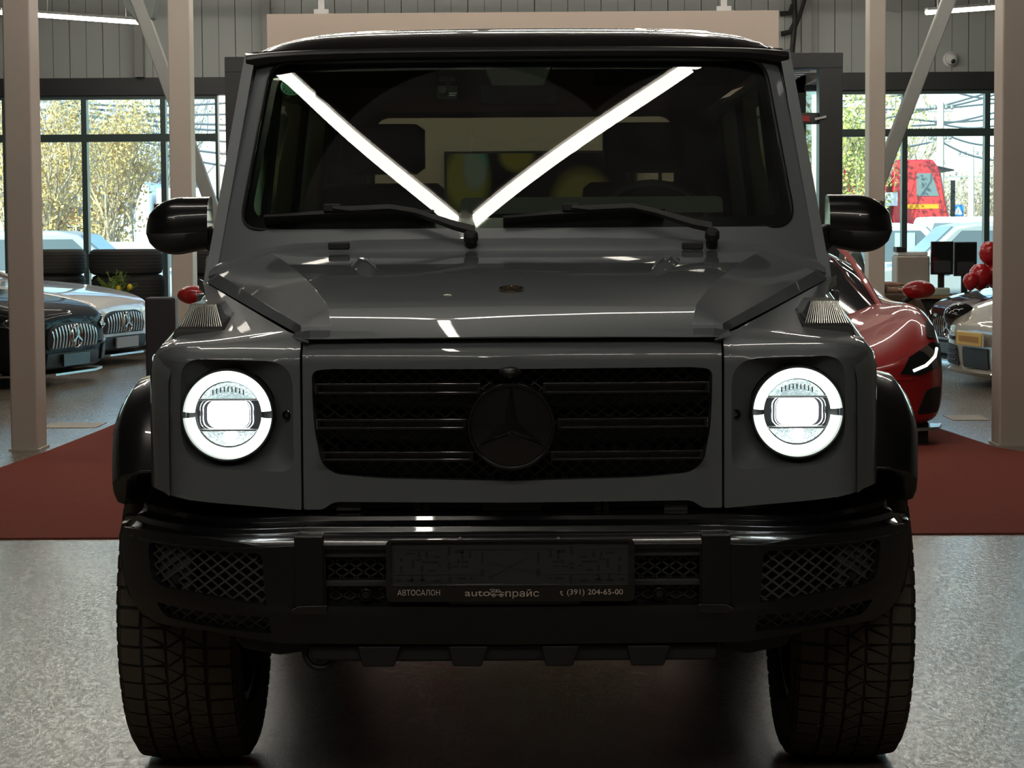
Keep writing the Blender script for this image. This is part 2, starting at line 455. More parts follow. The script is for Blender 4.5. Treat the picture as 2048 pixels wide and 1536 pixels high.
# diagonal braces with gusset plates
def brace(a, b, w, label):
    t = thing('diagonal_brace', label, 'brace', tuple(b), world=True)
    part('strut', MB().beam(a, b, w, w, up=(0, 1, 0)), MT['brace'], t, bevel=.012, seg=3)
    return t
b1 = brace(Q(268, -20, 19.), Q(446, 472, 19.), .13, 'grey diagonal steel brace crossing behind the left pillar')
g = MB(); c = Q(285, -5, 19.05)
g.prism([(-.28, .2), (.22, .2), (.12, -.22), (-.02, -.3), (-.16, -.12)], lambda a, b: V(c.x + a, c.y - .09, c.z + b), lambda a, b: V(c.x + a, c.y + .12, c.z + b))
part('gusset', g, mat('green grey gusset', (.13, .15, .14), .5), b1, bevel=.01)
brace(Q(1905, -20, 19.), Q(1735, 420, 19.), .14, 'grey diagonal steel brace beside the right window')
for k, (px0, px1, nm) in enumerate(((268, 285, 'left'), (524, 540, 'board'), (1604, 1623, 'right'))):
    x0, x1 = Q(px0, 80, YW - .2).x, Q(px1, 80, YW - .2).x
    struct(part('trim_%d' % (k + 2), MB().bb(x0, x1, YW - .2, YW - .03, ZL1 if k != 2 else 3.5, ZC), MT['brace'], smooth=0))

# hanging beige board with a screen
BY = 14.4
t = thing('display_board', 'wide beige board standing behind the grey off-road car', 'board', (Q(1045, 25, BY).x, BY + .07, 0), world=True)
bx0, bx1, bz = Q(533, 30, BY).x, Q(1558, 16, BY).x, Q(1045, 24, BY).z
part('panel', MB().bb(bx0, bx1, BY, BY + .12, 0.05, bz), MT['board'], t, bevel=.006)
for px in (641, 1449):
    a = Q(px, 20, BY)
    part('hanger', MB().bb(a.x - .06, a.x + .06, BY + .03, BY + .09, bz - .01, bz + .04).bb(a.x - .025, a.x + .025, BY + .045, BY + .075, bz, ZC), MT['white'], t, smooth=0)
for a in (bx0 + .2, bx1 - .3): part('foot', MB().bb(a, a + .1, BY - .1, BY + .35, .0, .05), MT['steel'], t, smooth=0)
def screen_mat():
    m = bpy.data.materials.new('blurred screen picture'); m.use_nodes = True; n = m.node_tree; n.nodes.clear()
    o = n.nodes.new('ShaderNodeOutputMaterial'); e = n.nodes.new('ShaderNodeEmission'); tc = n.nodes.new('ShaderNodeTexCoord')
    cur = None
    for (cx, cz, rx, rz, col) in ((-.62, .22, .22, .34, (.30, .27, .04)), (-.55, .33, .13, .25, (.10, .33, .26)), (-.20, .42, .17, .16, (.33, .26, .05)), (.35, .0, .3, .35, (.28, .22, .06))):
        mp = n.nodes.new('ShaderNodeMapping'); mp.inputs['Location'].default_value = (-cx / rx, 0, -cz / rz); mp.inputs['Scale'].default_value = (1 / rx, 0, 1 / rz)
        gr = n.nodes.new('ShaderNodeTexGradient'); gr.gradient_type = 'SPHERICAL'
        n.links.new(tc.outputs['Object'], mp.inputs['Vector']); n.links.new(mp.outputs[0], gr.inputs['Vector'])
        rp = n.nodes.new('ShaderNodeValToRGB'); rp.color_ramp.elements[0].color = (0, 0, 0, 1); rp.color_ramp.elements[1].color = (*col, 1); rp.color_ramp.elements[1].position = .35
        n.links.new(gr.outputs['Fac'], rp.inputs['Fac'])
        if cur is None: cur = rp.outputs[0]
        else:
            mx = n.nodes.new('ShaderNodeMix'); mx.data_type = 'RGBA'; mx.blend_type = 'LIGHTEN'; mx.inputs['Factor'].default_value = 1
            n.links.new(cur, mx.inputs['A']); n.links.new(rp.outputs[0], mx.inputs['B']); cur = mx.outputs['Result']
    n.links.new(cur, e.inputs[0]); e.inputs[1].default_value = .32; n.links.new(e.outputs[0], o.inputs[0]); return m
sx0 = Q(891, 305, BY).x; sz1 = Q(960, 304, BY).z
tv = thing('wall_screen', 'dark wall screen with blurred picture, hung on the beige board', 'screen', (sx0 + .8, BY - .02, sz1 - .45), world=False)
part('casing', MB().bb(-.81, .81, -.025, .02, -.455, .455), MT['black'], tv, bevel=.006)
part('display', MB().bb(-.79, .79, -.028, -.0255, -.435, .435), screen_mat(), tv, smooth=0)

# red carpet
cp = MB(); x0, x1 = -2.93, 2.72
pts = [(-4.6, 4.86), (4.6, 4.90), (4.6, 6.6), (3.4, 7.2), (2.78, 8.7), (2.62, 10.5), (2.6, 14.1), (-2.85, 14.1), (-2.87, 10.4), (-2.92, 8.7), (-2.99, 7.6), (-4.6, 6.9)]
cp.prism(pts, lambda a, b: V(a, b, .007), lambda a, b: V(a, b, .0005))
tag(part('red_carpet', cp, MT['carpet'], smooth=0), 'wide dark red carpet laid over the floor behind the grey car', 'carpet')

# lamps that show in the photo
def tube_lamp(a, b, label, up=(0, 0, 1), w=.05, drop=True):
    a, b = Vector(a), Vector(b); c = (a + b) / 2
    t = thing('tube_lamp', label, 'lamp', tuple(c), world=True, group='long ceiling tube lamps')
    d = (b - a).normalized()
    part('housing', MB().beam(a + V(0, 0, .035), b + V(0, 0, .035), w * 1.25, .03), MT['fixture'], t, bevel=.004)
    tb = MB(); tb.tube([a, b], w / 2, 10); part('diffuser', tb, MT['tube'], t)
    if drop:
        for k in (.15, .85):
            p = a.lerp(b, k); part('wire', MB().tube([p + V(0, 0, .05), (p.x, p.y, ZC - .01)], .004, 6), MT['steel'], t)
    return t
tube_lamp(Q(62, 29, 20.2), Q(286, 45, 19.6), 'lit tube lamp hanging at upper left, in front of grey wall panels')
tube_lamp(Q(1853, 25, 19.7), Q(2000, 14, 20.2), 'lit tube lamp hanging at upper right, above the white dome camera')
tube_lamp(Q(-190, 14, 20.2), Q(4, 25, 20.2), 'lit tube lamp at far upper left edge, behind the near pillar')

# honeycomb of tube lamps under the ceiling, over the cars (its reflection shows in windscreen and bonnet)
HL, HZ = 1.62, 4.2
hv = V(-.385, .07, HZ)
def star_lamp(c, arms, label, group):
    """one fixture: three tubes meeting in a hub, hung from the ceiling on a rod"""
    t = thing('star_lamp', label, 'lamp', tuple(c), world=True, group=group)
    part('hub', MB().lathe([(0, .055), (.05, .055), (.06, .03), (.06, .012), (0, .01)], Matrix.Translation(c), 20), MT['fixture'], t)
    part('rod', MB().tube([c + V(0, 0, .05), (c.x, c.y, ZC - .01)], .008, 8), MT['steel'], t)
    for a, b in arms:
        part('housing', MB().beam(a + V(0, 0, .035), b + V(0, 0, .035), .075, .03), MT['fixture'], t, bevel=.004)
        part('diffuser', MB().tube([a, b], .03, 10), MT['tube'], t)
def honeycomb():
    rows = {-2: (-1, 0, 1), 0: (0,), 3: (-1, 0), 5: (-2, -1, 0, 1), 7: (-2, -1, 0, 1), 9: (-2, -1, 0, 1)}  # first row and last two rows added to brighten car front and back wall
    where = {-2: 'in the unseen row added by the front wall to light the car front', 3: 'over the red sports cars', 5: 'in the row over the board', 7: 'in the unseen row added behind the board to light the back wall', 9: 'in the unseen row added by the back windows to light the back wall'}
    for j, cols in rows.items():
        for i in cols:
            c = hv + V((i * 2 + (j % 2)) * HL * math.cos(rad(30)), j * 1.5 * HL, 0)
            if j == 0:
                star_lamp(c, [(V(-.315, .09, HZ), V(1.24, .885, HZ)), (V(-.435, .085, HZ), V(-2.25, 1.22, HZ)), (c + V(0, -.07, 0), c + V(0, -HL + .07, 0))], 'three-armed tube lamp mirrored as the bright V in the windscreen', 'three-armed ceiling lamps'); continue
            arms = [(c + V(math.cos(rad(a)), math.sin(rad(a)), 0) * .07, c + V(math.cos(rad(a)), math.sin(rad(a)), 0) * (HL - .07)) for a in (30, 150, 270)]
            star_lamp(c, arms, '%s from left of the three-armed tube lamps %s' % (ORD[cols.index(i)], where[j]), 'three-armed ceiling lamps')
honeycomb()

# ================================================================== the grey off-road car
MT['paint'] = mat('grey car paint', (.140, .154, .166), .4, var=.02, scale=8, coat=1.0, coat_rough=.02)
MT['gloss'] = mat('gloss black', (.006, .006, .007), .25, var=.05, coat=1.0, coat_rough=.02)
MT['gloss2'] = mat('satin black', (.010, .010, .010), .32, var=.1)
MT['mesh'] = mat('grille mesh black', (.045, .045, .045), .32, var=.1)
MT['cover'] = mat('grey sensor cover', (.10, .10, .10), .5)
MT['lens'] = glassmat('lamp lens', (.97, .99, 1.0), 1.45)
MT['wsglass'] = glassmat('windscreen', (.58, .65, .57), 1.58)
def wiped(m, arcs):
    n = m.node_tree; o = next(q for q in n.nodes if q.type == 'OUTPUT_MATERIAL'); src = o.inputs[0].links[0].from_socket
    tc = n.nodes.new('ShaderNodeTexCoord'); tot = None
    nz = n.nodes.new('ShaderNodeTexNoise'); nz.inputs['Scale'].default_value = 6; n.links.new(tc.outputs['Object'], nz.inputs['Vector'])
    for x, z, r in arcs:
        mp = n.nodes.new('ShaderNodeMapping'); mp.inputs['Scale'].default_value = (1, 0, 1); mp.inputs['Location'].default_value = (-x, 0, -z)
        ln = n.nodes.new('ShaderNodeVectorMath'); ln.operation = 'LENGTH'; n.links.new(tc.outputs['Object'], mp.inputs['Vector']); n.links.new(mp.outputs[0], ln.inputs[0])
        mr = n.nodes.new('ShaderNodeMapRange'); mr.inputs['From Min'].default_value = r; mr.inputs['From Max'].default_value = r - .006; n.links.new(ln.outputs['Value'], mr.inputs['Value'])
        if tot is None: tot = mr.outputs[0]
        else:
            mm = n.nodes.new('ShaderNodeMath'); mm.operation = 'MAXIMUM'; n.links.new(tot, mm.inputs[0]); n.links.new(mr.outputs[0], mm.inputs[1]); tot = mm.outputs[0]
    m1 = n.nodes.new('ShaderNodeMath'); m1.operation = 'MULTIPLY'; n.links.new(tot, m1.inputs[0]); n.links.new(nz.outputs['Fac'], m1.inputs[1])
    m2 = n.nodes.new('ShaderNodeMath'); m2.operation = 'MULTIPLY'; m2.inputs[1].default_value = .030; n.links.new(m1.outputs[0], m2.inputs[0])
    df = n.nodes.new('ShaderNodeBsdfDiffuse'); df.inputs[0].default_value = (.8, .8, .78, 1); mx = n.nodes.new('ShaderNodeMixShader')
    n.links.new(m2.outputs[0], mx.inputs[0]); n.links.new(src, mx.inputs[1]); n.links.new(df.outputs[0], mx.inputs[2]); n.links.new(mx.outputs[0], o.inputs[0])
wiped(MT['wsglass'], ((-.115, 1.30, .485), (.545, 1.30, .48)))
MT['tint'] = glassmat('tinted side glass', (.32, .35, .29), 1.5)
MT['drl'] = emitmat('light ring', (.88, 1.0, .86), 2.6)
MT['beam'] = emitmat('headlamp beam', (.90, .97, 1.0), 12.0)
MT['lampglow'] = mat('lit reflector', (.75, .88, .9), .12, 1.0, var=.3, scale=90, bump=.8, bscale=120, emit=(.62, .86, .92), es=.42, dist=.01)
MT['darklamp'] = mat('lamp interior', (.05, .05, .055), .25, .6)
MT['seat'] = mat('black leather', (.014, .014, .015), .5, bump=.3, bscale=150)
MT['dash'] = mat('dark dash', (.016, .017, .015), .6, bump=.2, bscale=400)
MT['dashl'] = mat('display hood', (.10, .11, .10), .6)

GY = 2.3
G = thing('off_road_car', 'grey boxy off-road car with black bumper and lit round headlights', 'car', (0, GY, 0), world=True)

def ygr(x, z): x = abs(x); return .13 + .02 * (x / .46) ** 2 + (max(0, z - 1.035) / .05) ** 2 * .045
def yfen(x, z): x = abs(x); return .15 + .02 * max(0, (x - .46) / .3) + (max(0, x - .715) / .105) ** 2.2 * .13 + (max(0, z - 1.03) / .05) ** 2 * .05
def yb(x, z):
    x = abs(x); return .03 + .31 * (max(0, x - .45) / .43) ** 2.3 + max(0, .60 - z) * .10 + (max(0, .50 - z) * .35)
def yws(x, z): return 1.32 + (z - 1.325) * .65 + .062 * (x / .75) ** 2 + .03 * (x / .75) ** 6
def sheetf(yf, off=0.): return lambda x, z: V(x, yf(x, z) + off, z)

# ---- bonnet
HP = ((.134, 1.086), (.140, 1.095), (.155, 1.113), (.172, 1.130), (.188, 1.144), (.198, 1.151), (.215, 1.157), (.25, 1.164), (.32, 1.177), (.42, 1.193), (.55, 1.209), (.7, 1.224), (.85, 1.237), (1.0, 1.249), (1.12, 1.257), (1.21, 1.263), (1.25, 1.265))
def lerp_tab(tab, y):
    for (a, b), (c, d) in zip(tab, tab[1:]):
        if y <= c: return b + (d - b) * max(0, (y - a)) / (c - a)
    return tab[-1][1]
def bonnet_section(y):
    t = max(0, (y - .16) / 1.08); zc = lerp_tab(HP, y)
    xa = .400 + .255 * t; xb = .445 + .305 * t; xc = .466 + .335 * t; xd = .467 + .362 * t ** .95
    zs = min(zc - .004, 1.110 + .097 * t); zd = min(zc - .012, 1.088 + .096 * t ** .9)
    za = zc - .004; zb = zs + (za - zs) * .35
    return [(0, zc), (xa * .5, zc - .0015), (xa, za), (xb, zb), (xc, zs), (xd, zd)]
def hood_z(x, y):
    p = bonnet_section(y); x = abs(x)
    for a, b in zip(p, p[1:]):
        if a[0] <= x <= b[0]: return a[1] + (b[1] - a[1]) * (x - a[0]) / max(1e-6, b[0] - a[0])
    return p[-1][1]
mb = MB(); rings = []
rings.append([V(x, .136 + .02 * (x / .46) ** 2, 1.084) for x in (-.462, -.415, -.3, -.15, 0, .15, .3, .415, .462)])
hs = [h_[0] for h_ in HP]
mb = MB(); rows = []
for y in hs:
    h = bonnet_section(y); full = [(-a, b) for a, b in h[:0:-1]] + h
    rows.append([V(a, y + .018 * (a / .46) ** 2 * max(0, 1 - (y - .13) / .4), b) for a, b in full])
low = [V(p.x, p.y + .002, 1.082) for p in rows[0]]
mb.loft([low] + rows, False, False)
part('bonnet', mb, MT['paint'], G, solid=.02, bevel=.006, seg=3, bang=9.)
for s in (-1, 1):           # raised strakes near the windscreen
    m2 = MB(); rr = []
    for y, wd, h in ((.56, .004, .0), (.66, .016, .012), (.86, .022, .017), (.98, .014, .0)):
        xx = s * (.34 + .14 * (y - .56)); z = hood_z(xx, y)
        rr.append([V(xx - wd * 1.6, y, z - .002), V(xx - wd * .5, y, z + h), V(xx + wd * .5, y, z + h), V(xx + wd * 1.6, y, z - .002)])
    m2.loft(rr, False, False); part('bonnet_strake', m2, MT['paint'], G, smooth=60)
em = MB(); ey = .345; ec = V(-.003, ey, hood_z(0, ey) + .003)
R_ = Matrix.Translation(ec) @ Matrix.Rotation(math.atan2(hood_z(0, .42) - hood_z(0, .27), .15), 4, 'X')
em.lathe([(.022, .0), (.023, .004), (.0275, .004), (.028, 0)], R_, 32)
for k in range(3):
    a = rad(90 + 120 * k); d = V(math.cos(a), math.sin(a), 0)
    em.beam(R_ @ V(0, 0, .002), R_ @ (d * .023 + V(0, 0, .002)), .004, .003)
part('bonnet_emblem', em, mat('gold chrome', (.75, .62, .45), .12, 1.0), G)

# ---- grille surround
gh = HX([(1022, 738), (660, 738), (623, 742), (627, 850), (642, 925), (668, 948), (760, 957), (1022, 962)], ygr)
gh = [(0, gh[0][1])] + gh[1:-1] + [(0, gh[-1][1])]
hole = roundpoly(mir(gh), [0, .02, .05, .1, .03, .03, .05, 0] + [.05, .03, .03, .1, .05, .02], 6)
oh = HX([(1022, 681), (604, 681), (606, 1019), (646, 1019), (668, 1003), (1022, 1003)], lambda x, z: .15)
oh = [(0, oh[0][1]), (.462, oh[1][1]), (.463, oh[2][1]), oh[3], oh[4], (0, oh[5][1])]
outer = roundpoly(mir(oh), [0, .004, .004, .01, .02, 0, .02, .01, .004, .004], 3)
part('grille_surround', MB().sheet(outer, [hole], sheetf(ygr), nx=.05, nz=.012), MT['paint'], G, recalc=False, solid=.045, bevel=.005, seg=3)
# ---- grille: mesh, bars and star badge
mb = MB(); lattice(mb, hole, lambda x, z, d: V(x, ygr(x, z) + .05 + d, z), sx=.033, ang=38, wid=.004, dep=.008)
stuff(part('grille_mesh', mb, MT['mesh'], G))
part('grille_backing', MB().bb(-.46, .46, .24, .26, .73, 1.03), MT['black'], G, smooth=0)
SX, SZ = -.001, Q(1022, 852, .1).z
for zi, (pz0, pz1, px0, px1) in enumerate(((767, 789, 634, 958), (838, 859, 637, 930), (903, 922, 647, 944))):
    a = Q(px0, pz0, .12); b = Q(px1, pz1, .12); z1, z0 = a.z, Q(px0, pz1, .12).z
    hxo, hxi = abs(a.x), abs(b.x)
    m2 = MB(); th = .0055
    n = 8
    for (za, zb, yo, dp) in ((z1 - th, z1, .0, .05), (z0, z0 + th, .0, .05), (z0 + th * .5, z1 - th * .5, .026, .02)):
        rr = []
        for i in range(n + 1):
            x = -hxo + (hxo - hxi) * i / n; y = .098 + .02 * (x / .46) ** 2 + yo
            rr.append([V(x, y, za), V(x, y, zb), V(x, y + dp, zb), V(x, y + dp, za)])
        m2.loft(rr)
    for fx in (.0, .34, .68, 1.0):
        x = -hxo + (hxo - hxi) * fx; y = .1 + .02 * (x / .46) ** 2
        if fx in (.0, 1.0): m2.bb(x - .004, x + .004, y - .002, y + .05, z0, z1)
        else: m2.bb(x - .0018, x + .0018, y + .004, y + .03, z0, z1)
    o = part('grille_bar', m2, MT['gloss'], G, bevel=.0015)
    mirrored(o, G)
mb = MB(); Mx = Matrix.Translation((SX, .082, SZ))
mb.lathe([(0, .006), (.088, .010), (.0885, .0), (.0905, -.004), (.0945, -.004), (.0965, .002), (.097, .06), (0, .06)], Mx, 64, 'y')
bd = part('badge', mb, MT['gloss'], G)
mb = MB()
for k in range(3):
    a = rad(90 + 120 * k); d = V(math.cos(a), 0, math.sin(a)); n_ = V(-math.sin(a), 0, math.cos(a)); c = V(SX, .085, SZ)
    for sg in (1, -1):
        inner = c + (d * .5 + n_ * sg * math.sqrt(3) / 2) * .017
        mb.face([c + V(0, -.011, 0), inner + V(0, .003, 0), c + d * .0895 + V(0, .002, 0)]); mb.face([c + V(0, -.011, 0), c + d * .0895 + V(0, -.004, 0), c + d * .0895 + V(0, .002, 0)])
part('star', mb, MT['gloss'], bd, smooth=0)
mb = MB(); c = Q(1020, 746, .1); mb.ball(c, .02, 3, (1.25, 1.1, .75)); fc = part('front_camera', mb, MT['gloss2'], G)
part('camera_lens', MB().lathe([(0, -.004), (.005, -.003), (.006, 0)], Matrix.Translation(c + V(0, -.022, -.005)), 16, 'y'), MT['gloss'], fc)
# ---- slot under the grille with brackets
mb = MB(); mb.bb(-.43, .43, .19, .21, .66, .73); part('slot_backing', mb, MT['black'], G, smooth=0)
for px0, px1 in ((672, 722), (828, 842), (846, 858), (962, 1084), (1188, 1202), (1206, 1218), (1328, 1376)):
    a, b = Q(px0, 1004, .165), Q(px1, 1018, .165)
    part('bracket', MB().bb(a.x, b.x, .165, .19, b.z - .004, a.z + .004), MT['dgrey'], G, bevel=.002)

# ---- wings with headlamps
LC = V(.631, .172, .914)                     # lamp centre, x of the right-hand side
def wing(side):
    zb0, zb1 = .703, .742
    out_ = [(.468, zb0), (.70, zb0 + .018), (.818, zb1), (.823, .85), (.822, .98), (.80, 1.046), (.76, 1.062), (.468, 1.080)]
    out_ = roundpoly(out_, [.004, .05, .02, .05, .05, .03, .03, .004], 4)
    hl = roundpoly([(.484, 1.032), (.735, 1.040), (.738, .80), (.484, .786)], [.06, .05, .09, .035], 8)
    mb = MB().sheet(out_, [hl], sheetf(yfen), nx=.03, nz=.012)
    if side < 0: bmesh.ops.transform(mb.bm, matrix=Matrix.Scale(-1, 4, (1, 0, 0)), verts=mb.bm.verts[:]); bmesh.ops.reverse_faces(mb.bm, faces=mb.bm.faces[:])
    fr = part('wing_front', mb, MT['paint'], G, recalc=False, solid=.02, bevel=.004, seg=3)
    # dish from the opening back to the lamp ring
    N = 72; rr = [[] for _ in range(5)]; L = len(hl)
    for k in range(N):
        f = k / N * L; i = int(f); u = f - i; a, b = hl[i % L], hl[(i + 1) % L]
        x, z = a[0] + (b[0] - a[0]) * u, a[1] + (b[1] - a[1]) * u
        ang = math.atan2(z - LC.z, x - LC.x)
        q = V(LC.x + .106 * math.cos(ang), LC.y + .028, LC.z + .106 * math.sin(ang)); p = V(x, yfen(x, z) + .003, z)
        for j in range(5):
            t = j / 4; w_ = p.lerp(q, t); w_.y = p.y + (q.y - p.y) * (t ** .8); rr[j].append(V(w_.x * side, w_.y, w_.z))
    part('lamp_dish', MB().loft(rr, True, False), MT['paint'], G, smooth=60)
    # top and side
    rows = []
    for y in (.19, .21, .25, .3, .38, .48, .6, .75, .9, 1.05, 1.18, 1.3, 1.36):
        t = max(0, min(1.02, (y - .17) / 1.13)); tt = max(0, (y - .16) / 1.08)
        xs = .470 + .362 * tt ** .95; zs = 1.084 + .098 * tt ** .9; xo = .823 + .025 * t; zh = 1.044 + .131 * t
        roll = max(0, (.24 - y) / .05) ** 2 * .012
        if y < .22: xs = .47
        zl = .39 + math.sqrt(max(.0, .50 ** 2 - (y - .82) ** 2)) if abs(y - .82) < .5 else .742
        zl = max(.742, zl)
        zmid = (zs * .45 + zh * .55) + .003
        ins = max(0, (.30 - y) / .11) ** 1.6 * .057
        rows.append([V((a - (ins if i > 2 else 0)) * side, y, b - roll) for i, (a, b) in enumerate(((xs, zs - .03), (xs, zs), ((xs + xo) / 2, zmid), (xo - .06, zh + .012), (xo - .026, zh + .001), (xo - .008, zh - .02), (xo - .001, zh - .05), (xo, (zh + zl) / 2 - .02), (xo, zl)))])
    part('wing_top', MB().loft(rows, False, False), MT['paint'], G, smooth=50)
    # headlamp
    Mx = Matrix.Translation((LC.x * side, LC.y, LC.z))
    hd = part('headlamp', MB().lathe([(.104, .03), (.104, -.012), (.1015, -.016), (.0985, -.014), (.0965, .0), (.095, .05), (0, .06)], Mx, 64, 'y'), MT['darklamp'], G)
    for a0, a1 in ((5, 176), (184, 355)):
        part('light_ring', MB().lathe([(.074, .004), (.078, -.006), (.088, -.010), (.095, -.006), (.0965, .004)], Mx, 40, 'y', rad(a0), rad(a1)), MT['drl'], hd)
    Rr = .071
    def seg(z0, z1, y): 
        pts = []; n = 14
        hw = lambda z: math.sqrt(max(1e-6, Rr * Rr - z * z))
        for i in range(n + 1): z = z0 + (z1 - z0) * i / n; pts.append((hw(z), z))
        for i in range(n, -1, -1): z = z0 + (z1 - z0) * i / n; pts.append((-hw(z), z))
        return pts
    for z0, z1, nm in ((.036, .0705, 'upper_reflector'), (-.0705, -.038, 'lower_reflector')):
        part(nm, MB().prism(seg(z0, z1, 0), lambda a, b: Mx @ V(a, .012, b), lambda a, b: Mx @ V(a, .035, b)), MT['lampglow'], hd, smooth=0)
    ribs = MB()
    for k in range(9):
        a = -.034 + k * .0085; zz = .0615 - (a / .036) ** 2 * .008
        ribs.box(Mx @ V(a, .010, zz - .005), (.0026, .006, .012))
    part('reflector_ribs', ribs, MT['chrome'], hd, smooth=0)
    part('divider', MB().box(Mx @ V(0, .008, .0335), (.132, .02, .005)).box(Mx @ V(0, .008, -.0345), (.128, .02, .005)), MT['steel'], hd, bevel=.001)
    part('side_bezel', MB().prism(seg(-.031, .031, 0), lambda a, b: Mx @ V(a, .018, b), lambda a, b: Mx @ V(a, .04, b)), MT['darklamp'], hd, smooth=0)
    pr_ = rrect(.002 * side, .0, .047, .0305, .02, 6)
    part('projector', MB().prism(pr_, lambda a, b: Mx @ V(a * .93, .0, b * .93), lambda a, b: Mx @ V(a, .02, b)), MT['beam'], hd, smooth=0)
    for j in (1, 2):
        q_ = rrect(.004 * side + .0, 0, .047 + .006 * j, .0305 + .0015 * j, .02, 6); m3 = MB(); m3.tube([Mx @ V(a, .012, b) for a, b in q_] + [Mx @ V(q_[0][0], .012, q_[0][1])], .0013, 6); part('projector_rim', m3, MT['chrome'], hd)
    part('spot_light', MB().ball(Mx @ V(.002, .010, -.049), .011, 2), MT['beam'], hd)
    lens = [(.0, -.030), (.04, -.028), (.075, -.023), (.096, -.014)]
    part('lens', MB().lathe(lens, Mx, 48, 'y'), MT['lens'], hd)
    # washer plug beside the lamp
    c = Q(574 if side < 0 else 1472, 830 if side < 0 else 828, .168); m3 = MB(); m3.lathe([(0, -.002), (.003, -.004), (.0035, -.001), (.0065, -.001), (.0085, -.005), (.0105, -.003), (.011, .012)], Matrix.Translation(c), 24, 'y'); part('screw_cap', m3, MT['gloss'], G)
    # turn signal on top
    def rect(x0, x1, y0, y1, z0, z1): return [V(x0 * side, y0, z0), V(x1 * side, y0, z0), V(x1 * side, y1, z1), V(x0 * side, y1, z1)]
    ts = part('turn_signal_base', MB().loft([rect(.655, .79, .375, .66, 1.065, 1.09), rect(.665, .782, .385, .64, 1.092, 1.115), rect(.672, .776, .40, .62, 1.10, 1.12)]), MT['black'], G, bevel=.003)
    part('turn_signal_core', MB().loft([rect(.69, .758, .43, .6, 1.105, 1.115), rect(.705, .745, .475, .6, 1.142, 1.145)]), MT['darklamp'], ts, bevel=.002)
    lr = MB(); a0, a1 = rect(.672, .776, .40, .62, 1.10, 1.12), rect(.695, .757, .462, .62, 1.150, 1.152)
    lr.loft([a0, a1]); part('turn_signal_lens', lr, MT['lens'], ts)
    rb = MB()
    for k in range(19):
        f = (k + .5) / 19
        b0, b1 = a0[0].lerp(a0[1], f), a1[0].lerp(a1[1], f); rb.beam(b0, b1, .0018, .003, up=(0, -1, .7)); rb.beam(b1, a1[3].lerp(a1[2], f), .0018, .003)
    rb.beam(a1[0], a1[1], .004, .004)
    part('lens_ribs', rb, mat('clear ribs', (.55, .55, .5), .15, .6), ts, smooth=0)
    # flare over the wheel
    rows = []
    for k in range(25):
        th = rad(40 + k * (172 - 40) / 24); ca, sa = -math.cos(th), math.sin(th)
        cy, cz = .82, .39; row = []
        fr_ = max(0, (58 - math.degrees(th)) / 18)          # flattening towards the bumper
        for xx, rr_ in ((.78, .455), (.945, .445), (.958, .455), (.961, .490), (.957, .535), (.93, .568), (.865, .584), (.78, .586)):
            row.append(V((xx - .02 * fr_ * (xx > .9)) * side, cy + ca * rr_, cz + sa * rr_))
        rows.append(row)
    part('wheel_flare', MB().loft(rows, True, True), MT['gloss'], G, bevel=.006, seg=3)
    o = MB(); o.loft([[V(x_ * side, .82 + .49 * math.cos(rad(a)), .39 + .49 * math.sin(rad(a))) for a in range(-10, 146, 10)] for x_ in (.50, .86)], False, False); part('wheel_well', o, MT['black'], G)
    return hd
for s in (-1, 1): wing(s)

# ---- bumper
up_half = HX([(1022, 1094), (647, 1094), (588, 1095), (547, 1094), (420, 1077), (293, 1061), (248, 1054), (240, 1075), (246, 1140), (263, 1198), (283, 1226), (312, 1245), (420, 1262), (566, 1287), (1022, 1289)], yb)
up_half = [(0, up_half[0][1])] + up_half[1:-1] + [(0, up_half[-1][1])]
bo = mir(up_half)
mesh_u = roundpoly(HX([(295, 1083), (515, 1106), (524, 1115), (532, 1211), (390, 1187), (322, 1173), (302, 1155)], yb), [.02, .005, .01, .006, .02, .03, .02], 4)
mesh_l = roundpoly(HX([(312, 1204), (537, 1234), (542, 1267), (330, 1233)], yb), [.006, .004, .004, .02], 3)
rec = HX([(1022, 1099), (650, 1099), (652, 1213), (1022, 1214)], yb); rech = mir([(0, rec[0][1])] + rec[1:3] + [(0, rec[3][1])])
neg = lambda l: [(-a, b) for a, b in l]
part('bumper', MB().sheet(bo, [mesh_u, neg(mesh_u), mesh_l, neg(mesh_l), rech], sheetf(yb), nx=.03, nz=.03), MT['gloss2'], G, recalc=False, solid=.03, bevel=.006, seg=3)
for s in (-1, 1):
    rr = []
    for px, py in ((243, 1050), (237, 1075), (242, 1137), (256, 1192), (276, 1222), (306, 1241)):
        p = QF(px, py, yb); x = abs(p.x); y = yb(x, p.z) + .02
        rr.append([V(s * (x - .012), y, p.z + .004), V(s * (x + .004), y + .004, p.z), V(s * (x + .010), y + .05, p.z), V(s * (x - .012), y + .06, p.z + .006)])
    part('bumper_end', MB().loft(rr), MT['gloss'], G, bevel=.003)
